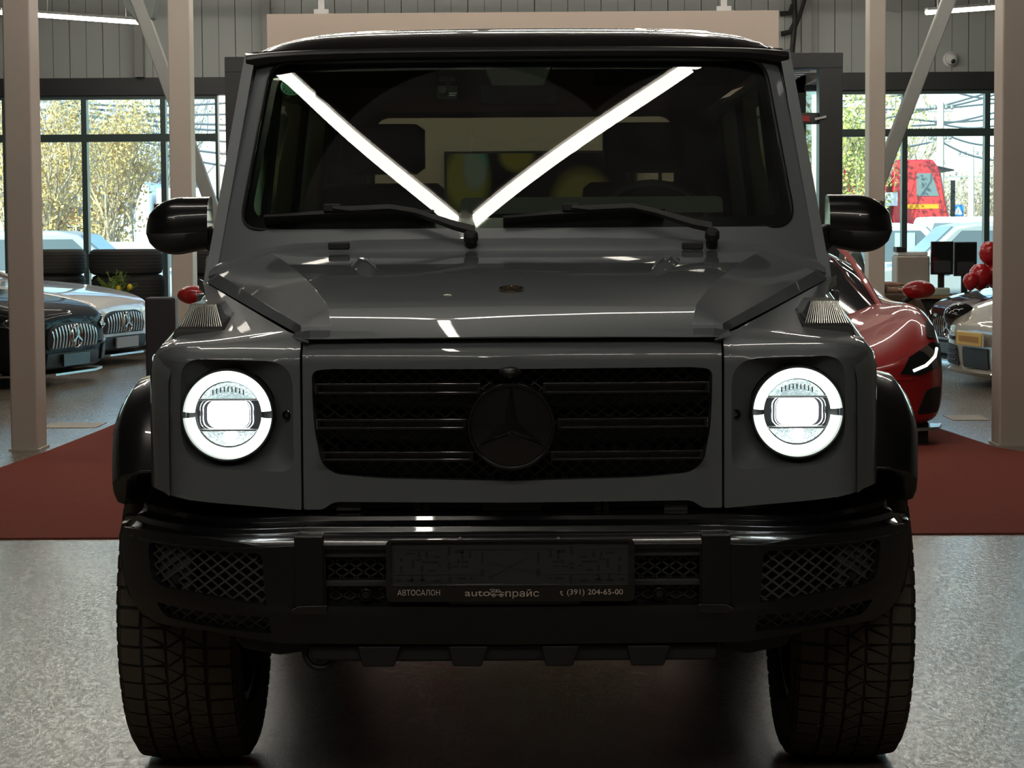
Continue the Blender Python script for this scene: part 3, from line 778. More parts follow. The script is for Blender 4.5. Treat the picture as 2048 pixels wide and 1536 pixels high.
# top of the bumper with its two steps
rows = []
prof = ((0, .0), (.015, .016), (.05, .022), (.06, .034), (.10, .040), (.11, .052), (.22, .068))
for i in range(41):
    x = -.89 + 1.78 * i / 40; z0 = .640 + (abs(x) > .45) * -.02 * min(1, (abs(x) - .45) / .4); y0 = yb(x, .62)
    kx = max(0, abs(x) - .62) / .28
    rows.append([V(x * (1 - .03 * d / .2 * kx), y0 + d * (1 + .2 * kx) - .003, z0 + h * (1 + .25 * kx)) for d, h in prof])
part('bumper_top', MB().loft(rows, False, False), MT['gloss'], G, solid=.012, bevel=.003)
for s in (-1, 1):
    m2 = MB().sheet(HX([(588, 1071), (647, 1071), (649, 1214), (590, 1214)], yb), [], sheetf(yb, -.008), nx=.03, nz=0)
    if s < 0: bmesh.ops.transform(m2.bm, matrix=Matrix.Scale(-1, 4, (1, 0, 0)), verts=m2.bm.verts[:]); bmesh.ops.reverse_faces(m2.bm, faces=m2.bm.faces[:])
    part('bumper_block', m2, MT['gloss2'], G, recalc=False, solid=.06, bevel=.005, seg=3)
    sg = lambda l: [(s * a, b) for a, b in l]
    for nm, poly in (('side_mesh', mesh_u), ('lower_mesh', mesh_l)):
        m2 = MB(); lattice(m2, sg(poly), lambda x, z, d: V(x, yb(x, z) + .022 + d, z), sx=.0335, ang=37, wid=.0038, dep=.007)
        stuff(part(nm, m2, mat('side mesh grey', (.09, .09, .088), .35) if nm == 'side_mesh' else MT['mesh'], G))
    # solid inner half and dark back of the openings
    cut = Q(378, 1130, .15).x
    for poly in (mesh_u, mesh_l):
        zs_ = [p[1] for p in poly]; z0, z1 = min(zs_), max(zs_); a = abs(cut); xo = max(p[0] for p in poly)
        m2 = MB().sheet(sg([(a, z0), (xo, z0 + (.03 if poly is mesh_u else .01)), (xo, z1), (a, z1 - .005)]), [], sheetf(yb, .038), nx=.03, nz=0)
        part('mesh_cover', m2, MT['cover'], G, recalc=False, solid=.006)
    part('opening_back', MB().sheet(sg([(.47, .42), (.86, .46), (.86, .64), (.47, .63)]), [], sheetf(yb, .09), nx=.04, nz=0), MT['black'], G, recalc=False, solid=.006)
    c = QF(351, 1161, yb); part('parking_sensor', MB().lathe([(0, -.004), (.010, -.003), (.0125, .002), (.0125, .02)], Matrix.Translation((abs(c.x) * s, yb(c.x, c.z) + .02, c.z)), 24, 'y'), MT['gloss2'], G)
    c = Q(733, 1188, .06); part('parking_sensor', MB().lathe([(0, -.004), (.008, -.003), (.010, .0), (.012, -.004), (.0145, -.002), (.0145, .03)], Matrix.Translation((abs(c.x) * s, .045, c.z)), 24, 'y'), MT['gloss2'], G)
    # slot lip beside the number plate recess
    a = Q(580, 1222, .03); b = Q(655, 1222, .03)
    part('recess_lip', MB().prism([(abs(a.x), a.z + .002), (abs(a.x) - .02, a.z + .012), (abs(b.x), a.z + .013), (abs(b.x), a.z - .006), (abs(a.x) - .02, a.z - .006)], lambda x, z: V(s * x, .022, z), lambda x, z: V(s * x, .05, z)), MT['gloss'], G, bevel=.002)
zr = [Q(1022, v_, .06).z for v_ in (1100, 1112, 1156, 1158, 1171, 1213)]
part('recess_back', MB().bb(-.41, .41, .13, .14, zr[5] - .02, zr[0] + .02), MT['black'], G, smooth=0)
m2 = MB(); lattice(m2, [(-.405, zr[2]), (.405, zr[2]), (.405, zr[1]), (-.405, zr[1])], lambda x, z, d: V(x, .07 + d, z), sx=.031, ang=34, wid=.0035, dep=.006); stuff(part('centre_mesh', m2, MT['mesh'], G))
part('recess_header', MB().bb(-.41, .41, .045, .1, zr[1], zr[0] + .01), MT['dgrey'], G, bevel=.003)
part('recess_bar', MB().bb(-.41, .41, .05, .1, zr[4], zr[3]), MT['dgrey'], G, bevel=.003)
m2 = MB(); lattice(m2, [(-.405, zr[5]), (.405, zr[5]), (.405, zr[4]), (-.405, zr[4])], lambda x, z, d: V(x, .08 + d, z), sx=.031, ang=34, wid=.0035, dep=.006); stuff(part('centre_mesh', m2, MT['mesh'], G))
part('recess_panel', MB().bb(-.41, .41, .085, .09, zr[5] - .01, zr[4]), MT['black'], G, smooth=0)
# skid guard under the bumper
def gz(py): return Q(1022, py, .12).z
part('skid_guard', MB().prism([(-.452, gz(1285)), (.452, gz(1285)), (.445, gz(1318)), (-.30, gz(1319)), (-.445, gz(1316))], lambda x, z: V(x, .10, z), lambda x, z: V(x, .45, z - .02)), MT['black'], G, bevel=.006)
for a, b in ((717, 801), (898, 976), (1084, 1158), (1255, 1340)):
    x0, x1 = Q(a, 1300, .09).x, Q(b, 1300, .09).x; k = .006 if a < 1000 else -.006
    part('skid_rib', MB().prism([(x0 - .002, gz(1286)), (x1 + .002, gz(1286)), (x1 - .014, gz(1327)), (x0 + .008, gz(1327))], lambda x, z: V(x, .085, z), lambda x, z: V(x, .40, z)), MT['black'], G, bevel=.004)
for s in (-1, 1):
    part('valance', MB().prism([(.46, gz(1280)), (.62, gz(1272)), (.60, gz(1298)), (.52, gz(1312)), (.46, gz(1304))], lambda x, z: V(s * x, .14, z), lambda x, z: V(s * x, .4, z)), MT['black'], G, bevel=.005)
    part('arch_liner_front', MB().prism([(.50, gz(1200)), (.72, gz(1200)), (.69, gz(1256)), (.50, gz(1294))], lambda x, z: V(s * x, .30, z), lambda x, z: V(s * x, .32, z)), MT['black'], G, smooth=0)
c = Q(641, 1305, .13); m2 = MB(); m2.tube([c + V(.034 * math.cos(a), 0, .034 * math.sin(a)) for a in [2 * PI * k / 28 for k in range(29)]], .0075, 10); part('tow_hook', m2, MT['black'], G)

# ---- number plate holder
PH = part('plate_holder', MB().sheet(rrect(-.004, .5885, .2675, .0675, .012, 5), [rrect(-.004, .6045, .256, .0455, .004, 2)], lambda x, z: V(x, 0, z), nx=0, nz=0), MT['gloss'], G, recalc=False, solid=.016, bevel=.0045, seg=3)
part('holder_base', MB().bb(-.262, .254, .010, .016, .55, .652), MT['dgrey'], PH, smooth=0)
m2 = MB(); rs = random.Random(3)
def slot(x, z, w_, h_): m2.bb(x - w_ / 2, x + w_ / 2, .0093, .0105, z - h_ / 2, z + h_ / 2)
for sgn in (-1, 1):
    for (a, b, w_, h_) in ((.235, .612, .008, .008), (.235, .590, .007, .016), (.215, .625, .02, .005), (.21, .603, .006, .02), (.196, .622, .006, .014), (.18, .622, .006, .014), (.198, .611, .013, .005), (.172, .606, .036, .005), (.158, .617, .014, .005), (.19, .592, .006, .014), (.17, .588, .016, .005), (.152, .598, .008, .005), (.24, .567, .01, .006), (.215, .566, .018, .005), (.213, .573, .005, .014), (.19, .566, .016, .006), (.19, .574, .006, .016), (.158, .565, .018, .006), (.132, .602, .01, .006), (.132, .593, .008, .006), (.132, .63, .006, .02), (.11, .628, .018, .006), (.103, .620, .005, .018), (.087, .622, .005, .016), (.112, .607, .006, .01), (.098, .606, .016, .005), (.118, .596, .014, .004), (.098, .596, .014, .004), (.13, .568, .006, .014), (.105, .57, .018, .005), (.085, .57, .006, .006), (.06, .615, .005, .022), (.06, .583, .008, .016), (.04, .648, .016, .004)):
        slot(sgn * a - .004, b, w_, h_)
stuff(part('holder_slots', m2, MT['black'], PH, smooth=0))
m2 = MB()
for (x0, z0, x1, z1) in ((-.25, .634, -.155, .634), (-.12, .634, .12, .634), (.15, .634, .24, .634), (-.255, .580, -.075, .580), (.075, .580, .25, .580), (-.004, .56, -.004, .65), (-.14, .56, -.14, .65), (.14, .56, .14, .65), (-.075, .56, -.075, .65), (.075, .56, .075, .65), (-.2, .56, -.2, .60), (.195, .56, .195, .60), (-.05, .572, .045, .622), (-.045, .604, -.01, .598), (-.01, .598, .04, .582), (-.048, .57, -.048, .61), (.04, .58, .04, .61)):
    m2.beam((x0, .0092, z0), (x1, .0092, z1), .0022, .0022, up=(0, 1, 0))
stuff(part('holder_ribs', m2, MT['dgrey'], PH, smooth=0))
part('holder_rail', MB().bb(-.258, .25, -.002, .004, .5545, .5575), MT['gloss2'], PH, bevel=.001)
for px in (920, 1117):
    c = Q(px, 1080, 0); part('screw', MB().lathe([(0, -.003), (.003, -.003), (.0045, -.001), (.005, .01)], Matrix.Translation((c.x, .006, c.z)), 16, 'y'), MT['steel'], PH)
MT['print'] = mat('pale print', (.62, .52, .44), .5)
RX = Matrix.Rotation(rad(90), 4, 'X')
for body, px0, px1, py, sz in (('АВТОСАЛОН', 795, 880, 1186, .0165), ('auto', 930, 980, 1186, .021), ('прайс', 1011, 1078, 1187, .021), ('(391) 204-65-00', 1134, 1246, 1184, .0165)):
    a, b = Q(px0, py, 0), Q(px1, py, 0)
    me = text_mesh(body, sz, MT['print'], 'lettering', width=b.x - a.x)
    me.transform(RX); me.transform(Matrix.Translation(((a.x + b.x) / 2, -.0022, (a.z + b.z) / 2)))
    link('lettering', me, None, PH, smooth=0)
def icon(pts, closed=False, r=.0008):
    m2.tube(pts + ([pts[0]] if closed else []), r, 5)
m2 = MB(); c = Q(995, 1186, 0); ic = lambda a, b: V(c.x + a * .0145, -.0015, c.z + b * .008)
icon([ic(*p) for p in ((-1, -.5), (-1, .1), (-.8, .4), (-.5, .9), (.2, .9), (.5, .3), (.95, .1), (1, -.5))], True)
icon([ic(-.75, .35), ic(.45, .3)]); icon([ic(-.15, .9), ic(-.1, .3)]); icon([ic(-.9, .5), ic(-1.1, 1.0), ic(-.6, 1.1)])
for xx in (-.55, .55): icon([ic(xx, -.6) + V(.0032 * math.cos(a), 0, .0032 * math.sin(a)) for a in [k * PI / 6 for k in range(12)]], True, .001)
c = Q(1124, 1186, 0); ic = lambda a, b: V(c.x + a * .004, -.0015, c.z + b * .005)
icon([ic(-.6, .9), ic(-.8, .2), ic(-.3, -.6), ic(.5, -1)], False, .0013); icon([ic(0, .9), ic(.2, .3)], False, .0006)
stuff(part('printed_icon', m2, MT['print'], PH))
a, b = Q(898, 1196, .02), Q(1162, 1208, .02)
part('holder_bracket', MB().sheet(roundpoly([(a.x, a.z + .03), (b.x, a.z + .03), (b.x, b.z), (a.x, b.z)], [0, 0, .008, .008]), [], lambda x, z: V(x, .018, z), nx=0, nz=0), MT['dgrey'], G, recalc=False, solid=.006)

# ---- windscreen frame, glass, cowl
ws_in = [(0, 0)]
h = HX([(1036, 124.5), (541, 127), (478, 459.5), (1034, 459.5)], yws)
gl = roundpoly([(h[1][0], h[1][1]), (-h[1][0], h[1][1]), (-h[2][0], h[2][1]), (h[2][0], h[2][1])], [.055, .055, .065, .065], 8)
ctr_t, ctr_b = h[0][1], h[3][1]
fo = HX([(1036, 112), (518, 116), (440, 470), (424, 540), (470, 512), (620, 488), (1034, 482)], yws)
fo = [(0, fo[0][1])] + fo[1:6] + [(0, fo[6][1])]
part('windscreen_frame', MB().sheet(roundpoly(mir(fo), [0, .06, .02, .01, .02, .03, 0, .03, .02, .01, .02, .06], 6), [gl], sheetf(yws), nx=.05, nz=.05), MT['paint'], G, recalc=False, solid=.03, bevel=.006, seg=3)
WS = part('windscreen', MB().sheet(gl, [], sheetf(yws, .006), nx=.03, nz=.03), MT['wsglass'], G, recalc=False, smooth=0)
WS.data.polygons.foreach_set('use_smooth', [True] * len(WS.data.polygons))
# dark band printed round the glass
def inset(l, d):
    cx = 0; cz = sum(p[1] for p in l) / len(l)
    return [(p[0] * (1 - d / .72), cz + (p[1] - cz) * (1 - d / .24)) for p in l]
part('glass_border', MB().sheet(gl, [inset(gl, .028)], sheetf(yws, .012), nx=.05, nz=.05), MT['gloss'], G, recalc=False, smooth=60)
part('windscreen_seal', MB().tube([V(x, yws(x, z) - .001, z) for x, z in gl + gl[:1]], .0042, 6), MT['gloss2'], G)
rows = []
for y, z, hx in ((1.255, 1.255, .83), (1.262, 1.268, .83), (1.28, 1.282, .82), (1.305, 1.300, .80)):
    rows.append([V(hx * f, y + .075 * (hx * f / .75) ** 2 * ((y - 1.255) / .05), z - (.055 * abs(f) ** 6)) for f in [-1, -.97, -.9, -.75, -.5, -.25, 0, .25, .5, .75, .9, .97, 1]])
part('cowl', MB().loft(rows, False, False), MT['paint'], G, solid=.01, bevel=.002)
for px in (678, 1385):
    c = Q(px, 492, 1.24); part('hinge_cover', MB().box(c + V(0, 0, .0), (.056, .03, .02)), MT['black'], G, bevel=.004)
# washer-arc film and round sticker on the glass
c = QF(584, 171, yws); stk = MB()
stk.lathe([(0, 0), (.034, 0)], Matrix.Translation(c + V(0, .014, 0)) @ Matrix.Rotation(rad(-33), 4, 'X'), 32, 'y')
sk = part('round_sticker', stk, mat('green sticker', (.10, .36, .20), .6, emit=None), WS, smooth=0)
m2 = MB(); Rm = Matrix.Translation(c + V(0, .014, 0)) @ Matrix.Rotation(rad(-33), 4, 'X')
for k in range(14):
    a = 2 * PI * k / 14; m2.box(Rm @ V(.026 * math.cos(a), -.001, .026 * math.sin(a)), (.006, .0006, .004), (Rm.to_3x3() @ Matrix.Rotation(-a, 3, 'Y')))
for k in (-1, 0, 1): m2.box(Rm @ V(k * .009, -.001, .004), (.006, .0006, .006), Rm.to_3x3())
part('sticker_print', m2, mat('sticker dark print', (.02, .10, .05), .6), sk, smooth=0)

# ---- wipers
def wiper(px_b0, px_b1, arm, piv):
    yo = lambda x, z: yws(x, z) - .035
    b0, b1 = QF(*px_b0, yo), QF(*px_b1, yo)
    m2 = MB(); n = 8; rr = []
    for i in range(n + 1):
        t = i / n; p = b0.lerp(b1, t); p.z += .008 * math.sin(PI * t) * .4; y = yws(p.x, p.z); wd = .011 * (.35 + .65 * math.sin(PI * min(.88, max(.12, t)))) 
        rr.append([V(p.x, y - .030, p.z + wd), V(p.x, y - .040, p.z), V(p.x, y - .006, p.z - .024), V(p.x, y - .004, p.z - .018)])
    m2.loft(rr); wb_ = part('wiper_blade', m2, MT['black'], G, bevel=.001)
    P = [QF(*q, lambda x, z: yws(x, z) - .05) for q in arm]
    m2 = MB(); rr = []
    for i, p in enumerate(P):
        wd = (.007, .011, .011, .011, .014, .015)[min(i, 5)]
        rr.append([p + V(0, -.006, wd), p + V(0, -.010, -wd * .2), p + V(0, .006, -wd), p + V(0, .008, wd * .6)])
    m2.loft(rr); part('wiper_arm', m2, mat('satin wiper black', (.02, .018, .017), .42), G, bevel=.0015)
    c = QF(*arm[0], lambda x, z: yws(x, z) - .042); part('wiper_clip', MB().box(c + V(0, 0, .001), (.05, .02, .022)), MT['black'], G, bevel=.004)
    c = Q(*piv, 1.27)
    part('wiper_pivot', MB().lathe([(0, .028), (.014, .028), (.019, .022), (.020, .005), (.016, .0), (.016, -.02)], Matrix.Translation(c + V(0, 0, 0)) @ Matrix.Rotation(rad(32), 4, 'X'), 24), MT['black'], G)
wiper((527, 434), (868, 424), [(665, 416), (700, 420), (780, 416), (830, 424), (905, 450), (950, 462)], (942, 482))
wiper((1006, 436), (1330, 418), [(1143, 415), (1180, 418), (1265, 414), (1310, 424), (1385, 447), (1425, 455)], (1424, 478))

# ---- pillars' black outer strip and roof gutter
for s in (-1, 1):
    rr = []
    for px, py in ((419, 548), (428, 510), (459, 397), (478, 290), (496, 184), (508, 125), (513, 104)):
        p = QF(px, py, lambda x, z: yws(x, z) + .02); x = abs(p.x)
        rr.append([V(s * (x + .012), p.y - .004, p.z), V(s * (x - .012), p.y - .014, p.z), V(s * (x - .014), p.y + .05, p.z), V(s * (x + .016), p.y + .06, p.z)])
    part('pillar_trim', MB().loft(rr), MT['gloss2'], G, bevel=.004, seg=3)
    m2 = MB(); m2.tube([V(s * .765, 1.74, 1.818), V(s * .772, 1.9, 1.822), V(s * .775, 3.0, 1.825), V(s * .775, 4.33, 1.82)], .012, 8); part('roof_gutter', m2, MT['gloss2'], G)
rr = []
for i in range(25):
    x = -.775 + 1.55 * i / 24; e = (abs(x) / .775) ** 8; y = 1.62 + .075 * (x / .75) ** 2
    rr.append([V(x, y - .012, 1.806 - .02 * e), V(x, y - .02, 1.822 - .015 * e), V(x, y - .012, 1.832 - .012 * e), V(x, y + .01, 1.836 - .01 * e), V(x, y + .10, 1.84 - .012 * e), V(x, y + .10, 1.80 - .02 * e)])
part('roof_header', MB().loft(rr), MT['gloss2'], G, bevel=.003)
rows = []
for y, zc, hw in ((1.66, 1.838, .74), (1.70, 1.868, .742), (1.78, 1.890, .744), (1.95, 1.915, .746), (2.2, 1.930, .746), (2.6, 1.940, .746), (3.4, 1.945, .746), (4.1, 1.935, .744), (4.3, 1.915, .742), (4.36, 1.86, .74)):
    row = []
    for i in range(-12, 13):
        f = i / 12; x = hw * math.copysign(1 - (1 - abs(f)) ** 1.6, f); zz = 1.835 + (zc - 1.835) * max(0, 1 - abs(f) ** 1.0 * abs(x / hw) ** 7) ** .8 * (1 - .10 * (x / hw) ** 2)
        row.append(V(x, y + .06 * (x / .75) ** 2 * max(0, 1 - (y - 1.66) / 1), zz))
    rows.append(row)
part('roof', MB().loft(rows, False, False), MT['gloss'], G, smooth=60)

# ---- body sides, doors, side glass
def bx(z): return .853 if z < 1.2 else .853 - (z - 1.2) * .118
def sidef(s, off=0.): return lambda y, z: V(s * (bx(z) + off), y, z)
arch = [(3.71 + .46 * math.cos(rad(a)), .39 + .46 * math.sin(rad(a))) for a in range(18, 163, 12)]
body = [(1.335, .52), (1.335, 1.17), (1.40, 1.27), (1.70, 1.83), (4.34, 1.83), (4.37, 1.25), (4.36, .53)] + arch + [(3.24, .52)]
wins = [[(1.60, 1.285), (1.72, 1.50), (1.85, 1.755), (2.46, 1.765), (2.46, 1.285)], [(2.56, 1.285), (2.56, 1.765), (3.30, 1.765), (3.30, 1.285)], [(3.42, 1.285), (3.42, 1.765), (4.22, 1.76), (4.26, 1.285)]]
wins = [roundpoly(w_, .04, 4) for w_ in wins]
for s in (-1, 1):
    tw = V(s, 0, 0)
    part('body_side', MB().sheet(body, wins, sidef(s), nx=.4, nz=.08, toward=tw), MT['paint'], G, recalc=False, solid=.03, bevel=.004)
    for w_ in wins: part('side_glass', MB().sheet(w_, [], sidef(s, -.012), nx=.4, nz=.1, toward=tw), MT['tint'], G, recalc=False, solid=.004)
    for y0, y1 in ((1.40, 2.49), (2.53, 3.36)):
        d = part('door', MB().sheet(roundpoly([(y0, .56), (y1, .56), (y1, 1.255), (y0, 1.255)], .03), [], sidef(s, .008), nx=.4, nz=.06, toward=tw), MT['paint'], G, recalc=False, solid=.008, bevel=.003)
        part('door_handle', MB().box((s * .885, y1 - .12, 1.13), (.03, .17, .03)), MT['gloss'], d, bevel=.008)
        for hz_ in (1.12, .78): part('hinge', MB().box((s * .868, y0 - .01, hz_), (.022, .05, .06)), MT['paint'], d, bevel=.006)
    part('side_moulding', MB().bb(s * .855, s * .883, 1.34, 3.22, .845, .905), MT['gloss2'], G, bevel=.006)
    part('sill', MB().bb(s * .60, s * .90, 1.33, 3.22, .40, .53), MT['black'], G, bevel=.02)
    rows = []
    for k in range(19):
        th = rad(8 + k * 9.1); ca, sa = -math.cos(th), math.sin(th)
        rows.append([V(xx * s, 3.71 + ca * r, .39 + sa * r) for xx, r in ((.80, .455), (.945, .445), (.961, .470), (.953, .505), (.87, .555), (.80, .56))])
    part('wheel_flare', MB().loft(rows, True, True), MT['gloss'], G, bevel=.006)
    # mirror
    c = Q(357, 449, 1.56) if s < 0 else Q(1719, 444, 1.56)
    rr = []; rl = []
    for i in range(15):
        t = i / 14; xx = s * (.092 - .185 * t)                    # from outer tip to the root
        kz = (1 - (1 - min(1, t / .55)) ** 2.2) ** .5 if t < .55 else 1 - .10 * (t - .55) / .45
        hz = max(.006, .080 * kz); dy = max(.005, .085 * (1 - (1 - min(1, t / .5)) ** 2) ** .5)
        zo = -.012 * (1 - t) + .006 * t
        ring = []
        for k in range(24):
            a = 2 * PI * k / 24; ca, sa = math.cos(a), math.sin(a)
            ring.append(c + V(xx, (-dy * abs(ca) ** .8 if ca > 0 else .035 * abs(ca) ** .6), zo + hz * math.copysign(abs(sa) ** .85, sa)))
        rr.append(ring)
    mr = part('mirror_housing', MB().loft(rr), MT['gloss'], G, smooth=60)
    lo = [[p + V(0, -.003 if p.z < c.z - .01 else .004, -.002 if p.z < c.z - .01 else -.003) for p in ring if True] for ring in rr]
    lo = [[V(p.x, p.y, min(p.z, c.z - .022)) for p in ring] for ring in lo]
    part('mirror_underside', MB().loft(lo), MT['dgrey'], mr, smooth=60)
    part('mirror_glass', MB().box(c + V(0, .037, 0), (.15, .004, .12)), MT['chrome'], mr, bevel=.002)
    r_ = c + V(-s * .08, 0, -.045)
    part('mirror_arm', MB().loft([[r_ + V(0, -.05, -.02), r_ + V(0, -.05, .045), r_ + V(0, .04, .045), r_ + V(0, .04, -.02)], [V(s * .845, 1.50, r_.z - .05), V(s * .845, 1.50, r_.z + .03), V(s * .835, 1.62, r_.z + .03), V(s * .845, 1.62, r_.z - .05)]]), MT['black'], mr, bevel=.006)
# ---- tail: rear wall, glass, spare wheel
rw = [(-.845, .50), (.845, .50), (.852, 1.2), (.78, 1.83), (-.78, 1.83), (-.852, 1.2)]
rwin = rrect(0, 1.545, .60, .225, .06)
part('rear_wall', MB().sheet(rw, [rwin], lambda x, z: V(x, 4.36, z), nx=0, nz=0, toward=V(0, 1, 0)), MT['paint'], G, recalc=False, solid=.03, bevel=.004)
part('rear_glass', MB().sheet(rwin, [], lambda x, z: V(x, 4.345, z), nx=0, nz=0), MT['tint'], G, recalc=False, smooth=0)
part('spare_wheel_cover', MB().lathe([(0, .22), (.30, .22), (.37, .19), (.38, .10), (.38, .0)], Matrix.Translation((0, 4.36, .93)), 40, 'y'), MT['gloss'], G)
for s in (-1, 1): part('tail_lamp', MB().bb(s * .72, s * .83, 4.36, 4.39, .66, .74), mat('red lamp', (.3, .01, .01), .2), G, bevel=.004)
part('rear_bumper', MB().bb(-.85, .85, 4.33, 4.46, .42, .60), MT['gloss2'], G, bevel=.02)
# ---- dark inner body
part('engine_bay', MB().bb(-.52, .52, .27, 1.25, .50, 1.05), MT['black'], G, smooth=0)
part('chassis', MB().bb(-.50, .50, .40, 4.3, .38, .58), MT['black'], G, smooth=0)
part('front_axle', MB().tube([V(-.7, .82, .36), V(.7, .82, .36)], .05, 12), MT['black'], G)
part('rear_axle', MB().tube([V(-.7, 3.71, .36), V(.7, 3.71, .36)], .05, 12), MT['black'], G)
part('firewall', MB().bb(-.82, .82, 1.36, 1.40, .5, 1.22), MT['black'], G, smooth=0)
part('cabin_floor', MB().bb(-.82, .82, 1.38, 4.33, .56, .60), MT['dash'], G, smooth=0)
part('headliner', MB().bb(-.72, .72, 1.80, 4.30, 1.79, 1.81), MT['dash'], G, smooth=0)
# ---- cabin
part('dashboard', MB().loft([[V(x, 1.40, .95), V(x, 1.39 + .05 * (x / .75) ** 2, 1.265), V(x, 1.62, 1.315), V(x, 1.72, 1.28), V(x, 1.74, .95)] for x in (-.76, -.5, -.2, .2, .5, .76)]), MT['dash'], G, bevel=.02)
a, b = Q(920, 414, 1.66), Q(1446, 392, 1.66)
part('instrument_display', MB().sheet(roundpoly([(a.x, a.z - .02), (b.x, a.z - .02), (b.x, b.z), (a.x, b.z)], [0, 0, .03, .03]), [], lambda x, z: V(x, 1.66, z), nx=0, nz=0), MT['dashl'], G, recalc=False, solid=.03, bevel=.004)
c = Q(1305, 470, 1.88); sw = MB(); Rw = Matrix.Translation((c.x, 1.90, c.z - .02)) @ Matrix.Rotation(rad(68), 4, 'X')
sw.tube([Rw @ V(.185 * math.cos(t_), .185 * math.sin(t_), 0) for t_ in [2 * PI * k / 40 for k in range(41)]], .014, 10)
for an in (200, 340, 270): sw.beam(Rw @ V(0, 0, .02), Rw @ V(.18 * math.cos(rad(an)), .18 * math.sin(rad(an)), 0), .035, .012)
sw.lathe([(0, .045), (.05, .04), (.06, .0)], Rw, 24); part('steering_wheel', sw, MT['seat'], G)
def seat(xc, y, w_, hb, hh, nm):
    m2 = MB(); rr = []
    for t in (0, .08, .3, .6, .85, .97, 1.0):
        z = .85 + (hb - .85) * t; hw = w_ * (1 - .22 * t ** 2) * (.9 if t in (0, 1.0) else 1); dy = .07 * (.6 if t in (0, 1.) else 1); yy = y + .18 * t
        rr.append([V(xc + hw * math.copysign(abs(math.cos(a)) ** .5, math.cos(a)), yy + dy * math.copysign(abs(math.sin(a)) ** .6, math.sin(a)), z) for a in [2 * PI * k / 20 for k in range(20)]])
    m2.loft(rr); st = part(nm, m2, MT['seat'], G, smooth=60)
    m2 = MB(); rr = []
    for t in (0, .12, .5, .88, 1.):
        z = hb + .03 + (hh - hb - .03) * t; k_ = .8 if t in (0, 1.) else 1
        rr.append([V(xc + .135 * k_ * math.copysign(abs(math.cos(a)) ** .5, math.cos(a)), y + .20 + .045 * k_ * math.copysign(abs(math.sin(a)) ** .6, math.sin(a)), z) for a in [2 * PI * k / 20 for k in range(20)]])
    m2.loft(rr); part('headrest', m2, MT['seat'], st, smooth=60)
    part('headrest_post', MB().tube([V(xc - .05, y + .2, hb - .03), V(xc - .05, y + .2, hb + .06)], .006, 8).tube([V(xc + .05, y + .2, hb - .03), V(xc + .05, y + .2, hb + .06)], .006, 8), MT['steel'], st)
    part('seat_cushion', MB().box((xc, y - .22, .80), (w_ * 2, .52, .16)), MT['seat'], st, bevel=.04, seg=3)
seat(-.44, 2.30, .25, 1.47, 1.66, 'front_seat'); seat(.40, 2.30, .25, 1.47, 1.66, 'front_seat')
part('rear_bench', MB().loft([[V(x, 3.2, .8), V(x, 3.42, 1.28), V(x, 3.55, 1.28), V(x, 3.45, .8)] for x in (-.72, -.6, 0, .6, .72)]), MT['seat'], G, bevel=.04)
c = Q(1037, 190, 1.72)
part('rear_view_mirror', MB().box(c + V(0, 0, .0), (.23, .03, .065)), MT['black'], G, bevel=.012, seg=3)
part('mirror_console', MB().loft([[V(c.x - .10, 1.62, 1.78), V(c.x + .10, 1.62, 1.78), V(c.x + .10, 1.70, 1.79), V(c.x - .10, 1.70, 1.79)], [V(c.x - .075, 1.60, 1.72), V(c.x + .075, 1.60, 1.72), V(c.x + .07, 1.68, 1.73), V(c.x - .07, 1.68, 1.73)]]), MT['dash'], G, bevel=.008)
for s in (-1, 1): part('sun_visor', MB().box((s * .42, 1.80, 1.765), (.40, .16, .02), Matrix.Rotation(rad(-14), 3, 'X')), MT['dash'], G, bevel=.008)

# dash camera hung behind the glass
c = Q(895, 186, 1.68); dc = thing('dash_camera', 'small black dash camera hung behind the windscreen glass', 'camera', tuple(c))
part('body', MB().box((0, 0, 0), (.062, .03, .042)), MT['dgrey'], dc, bevel=.004)
part('mount', MB().box((0, .005, .045), (.05, .03, .03)).box((0, .005, .025), (.02, .02, .02)), MT['black'], dc, bevel=.003)
part('lens', MB().lathe([(0, -.012), (.006, -.012), (.0075, -.016), (.0115, -.016), (.013, 0)], Matrix.Translation((-.013, -.015, .008)), 20, 'y'), MT['chrome'], dc)
part('badge', MB().box((.016, -.0155, -.002), (.022, .001, .004)).box((.014, -.0155, -.008), (.018, .001, .003)), MT['white'], dc, smooth=0)

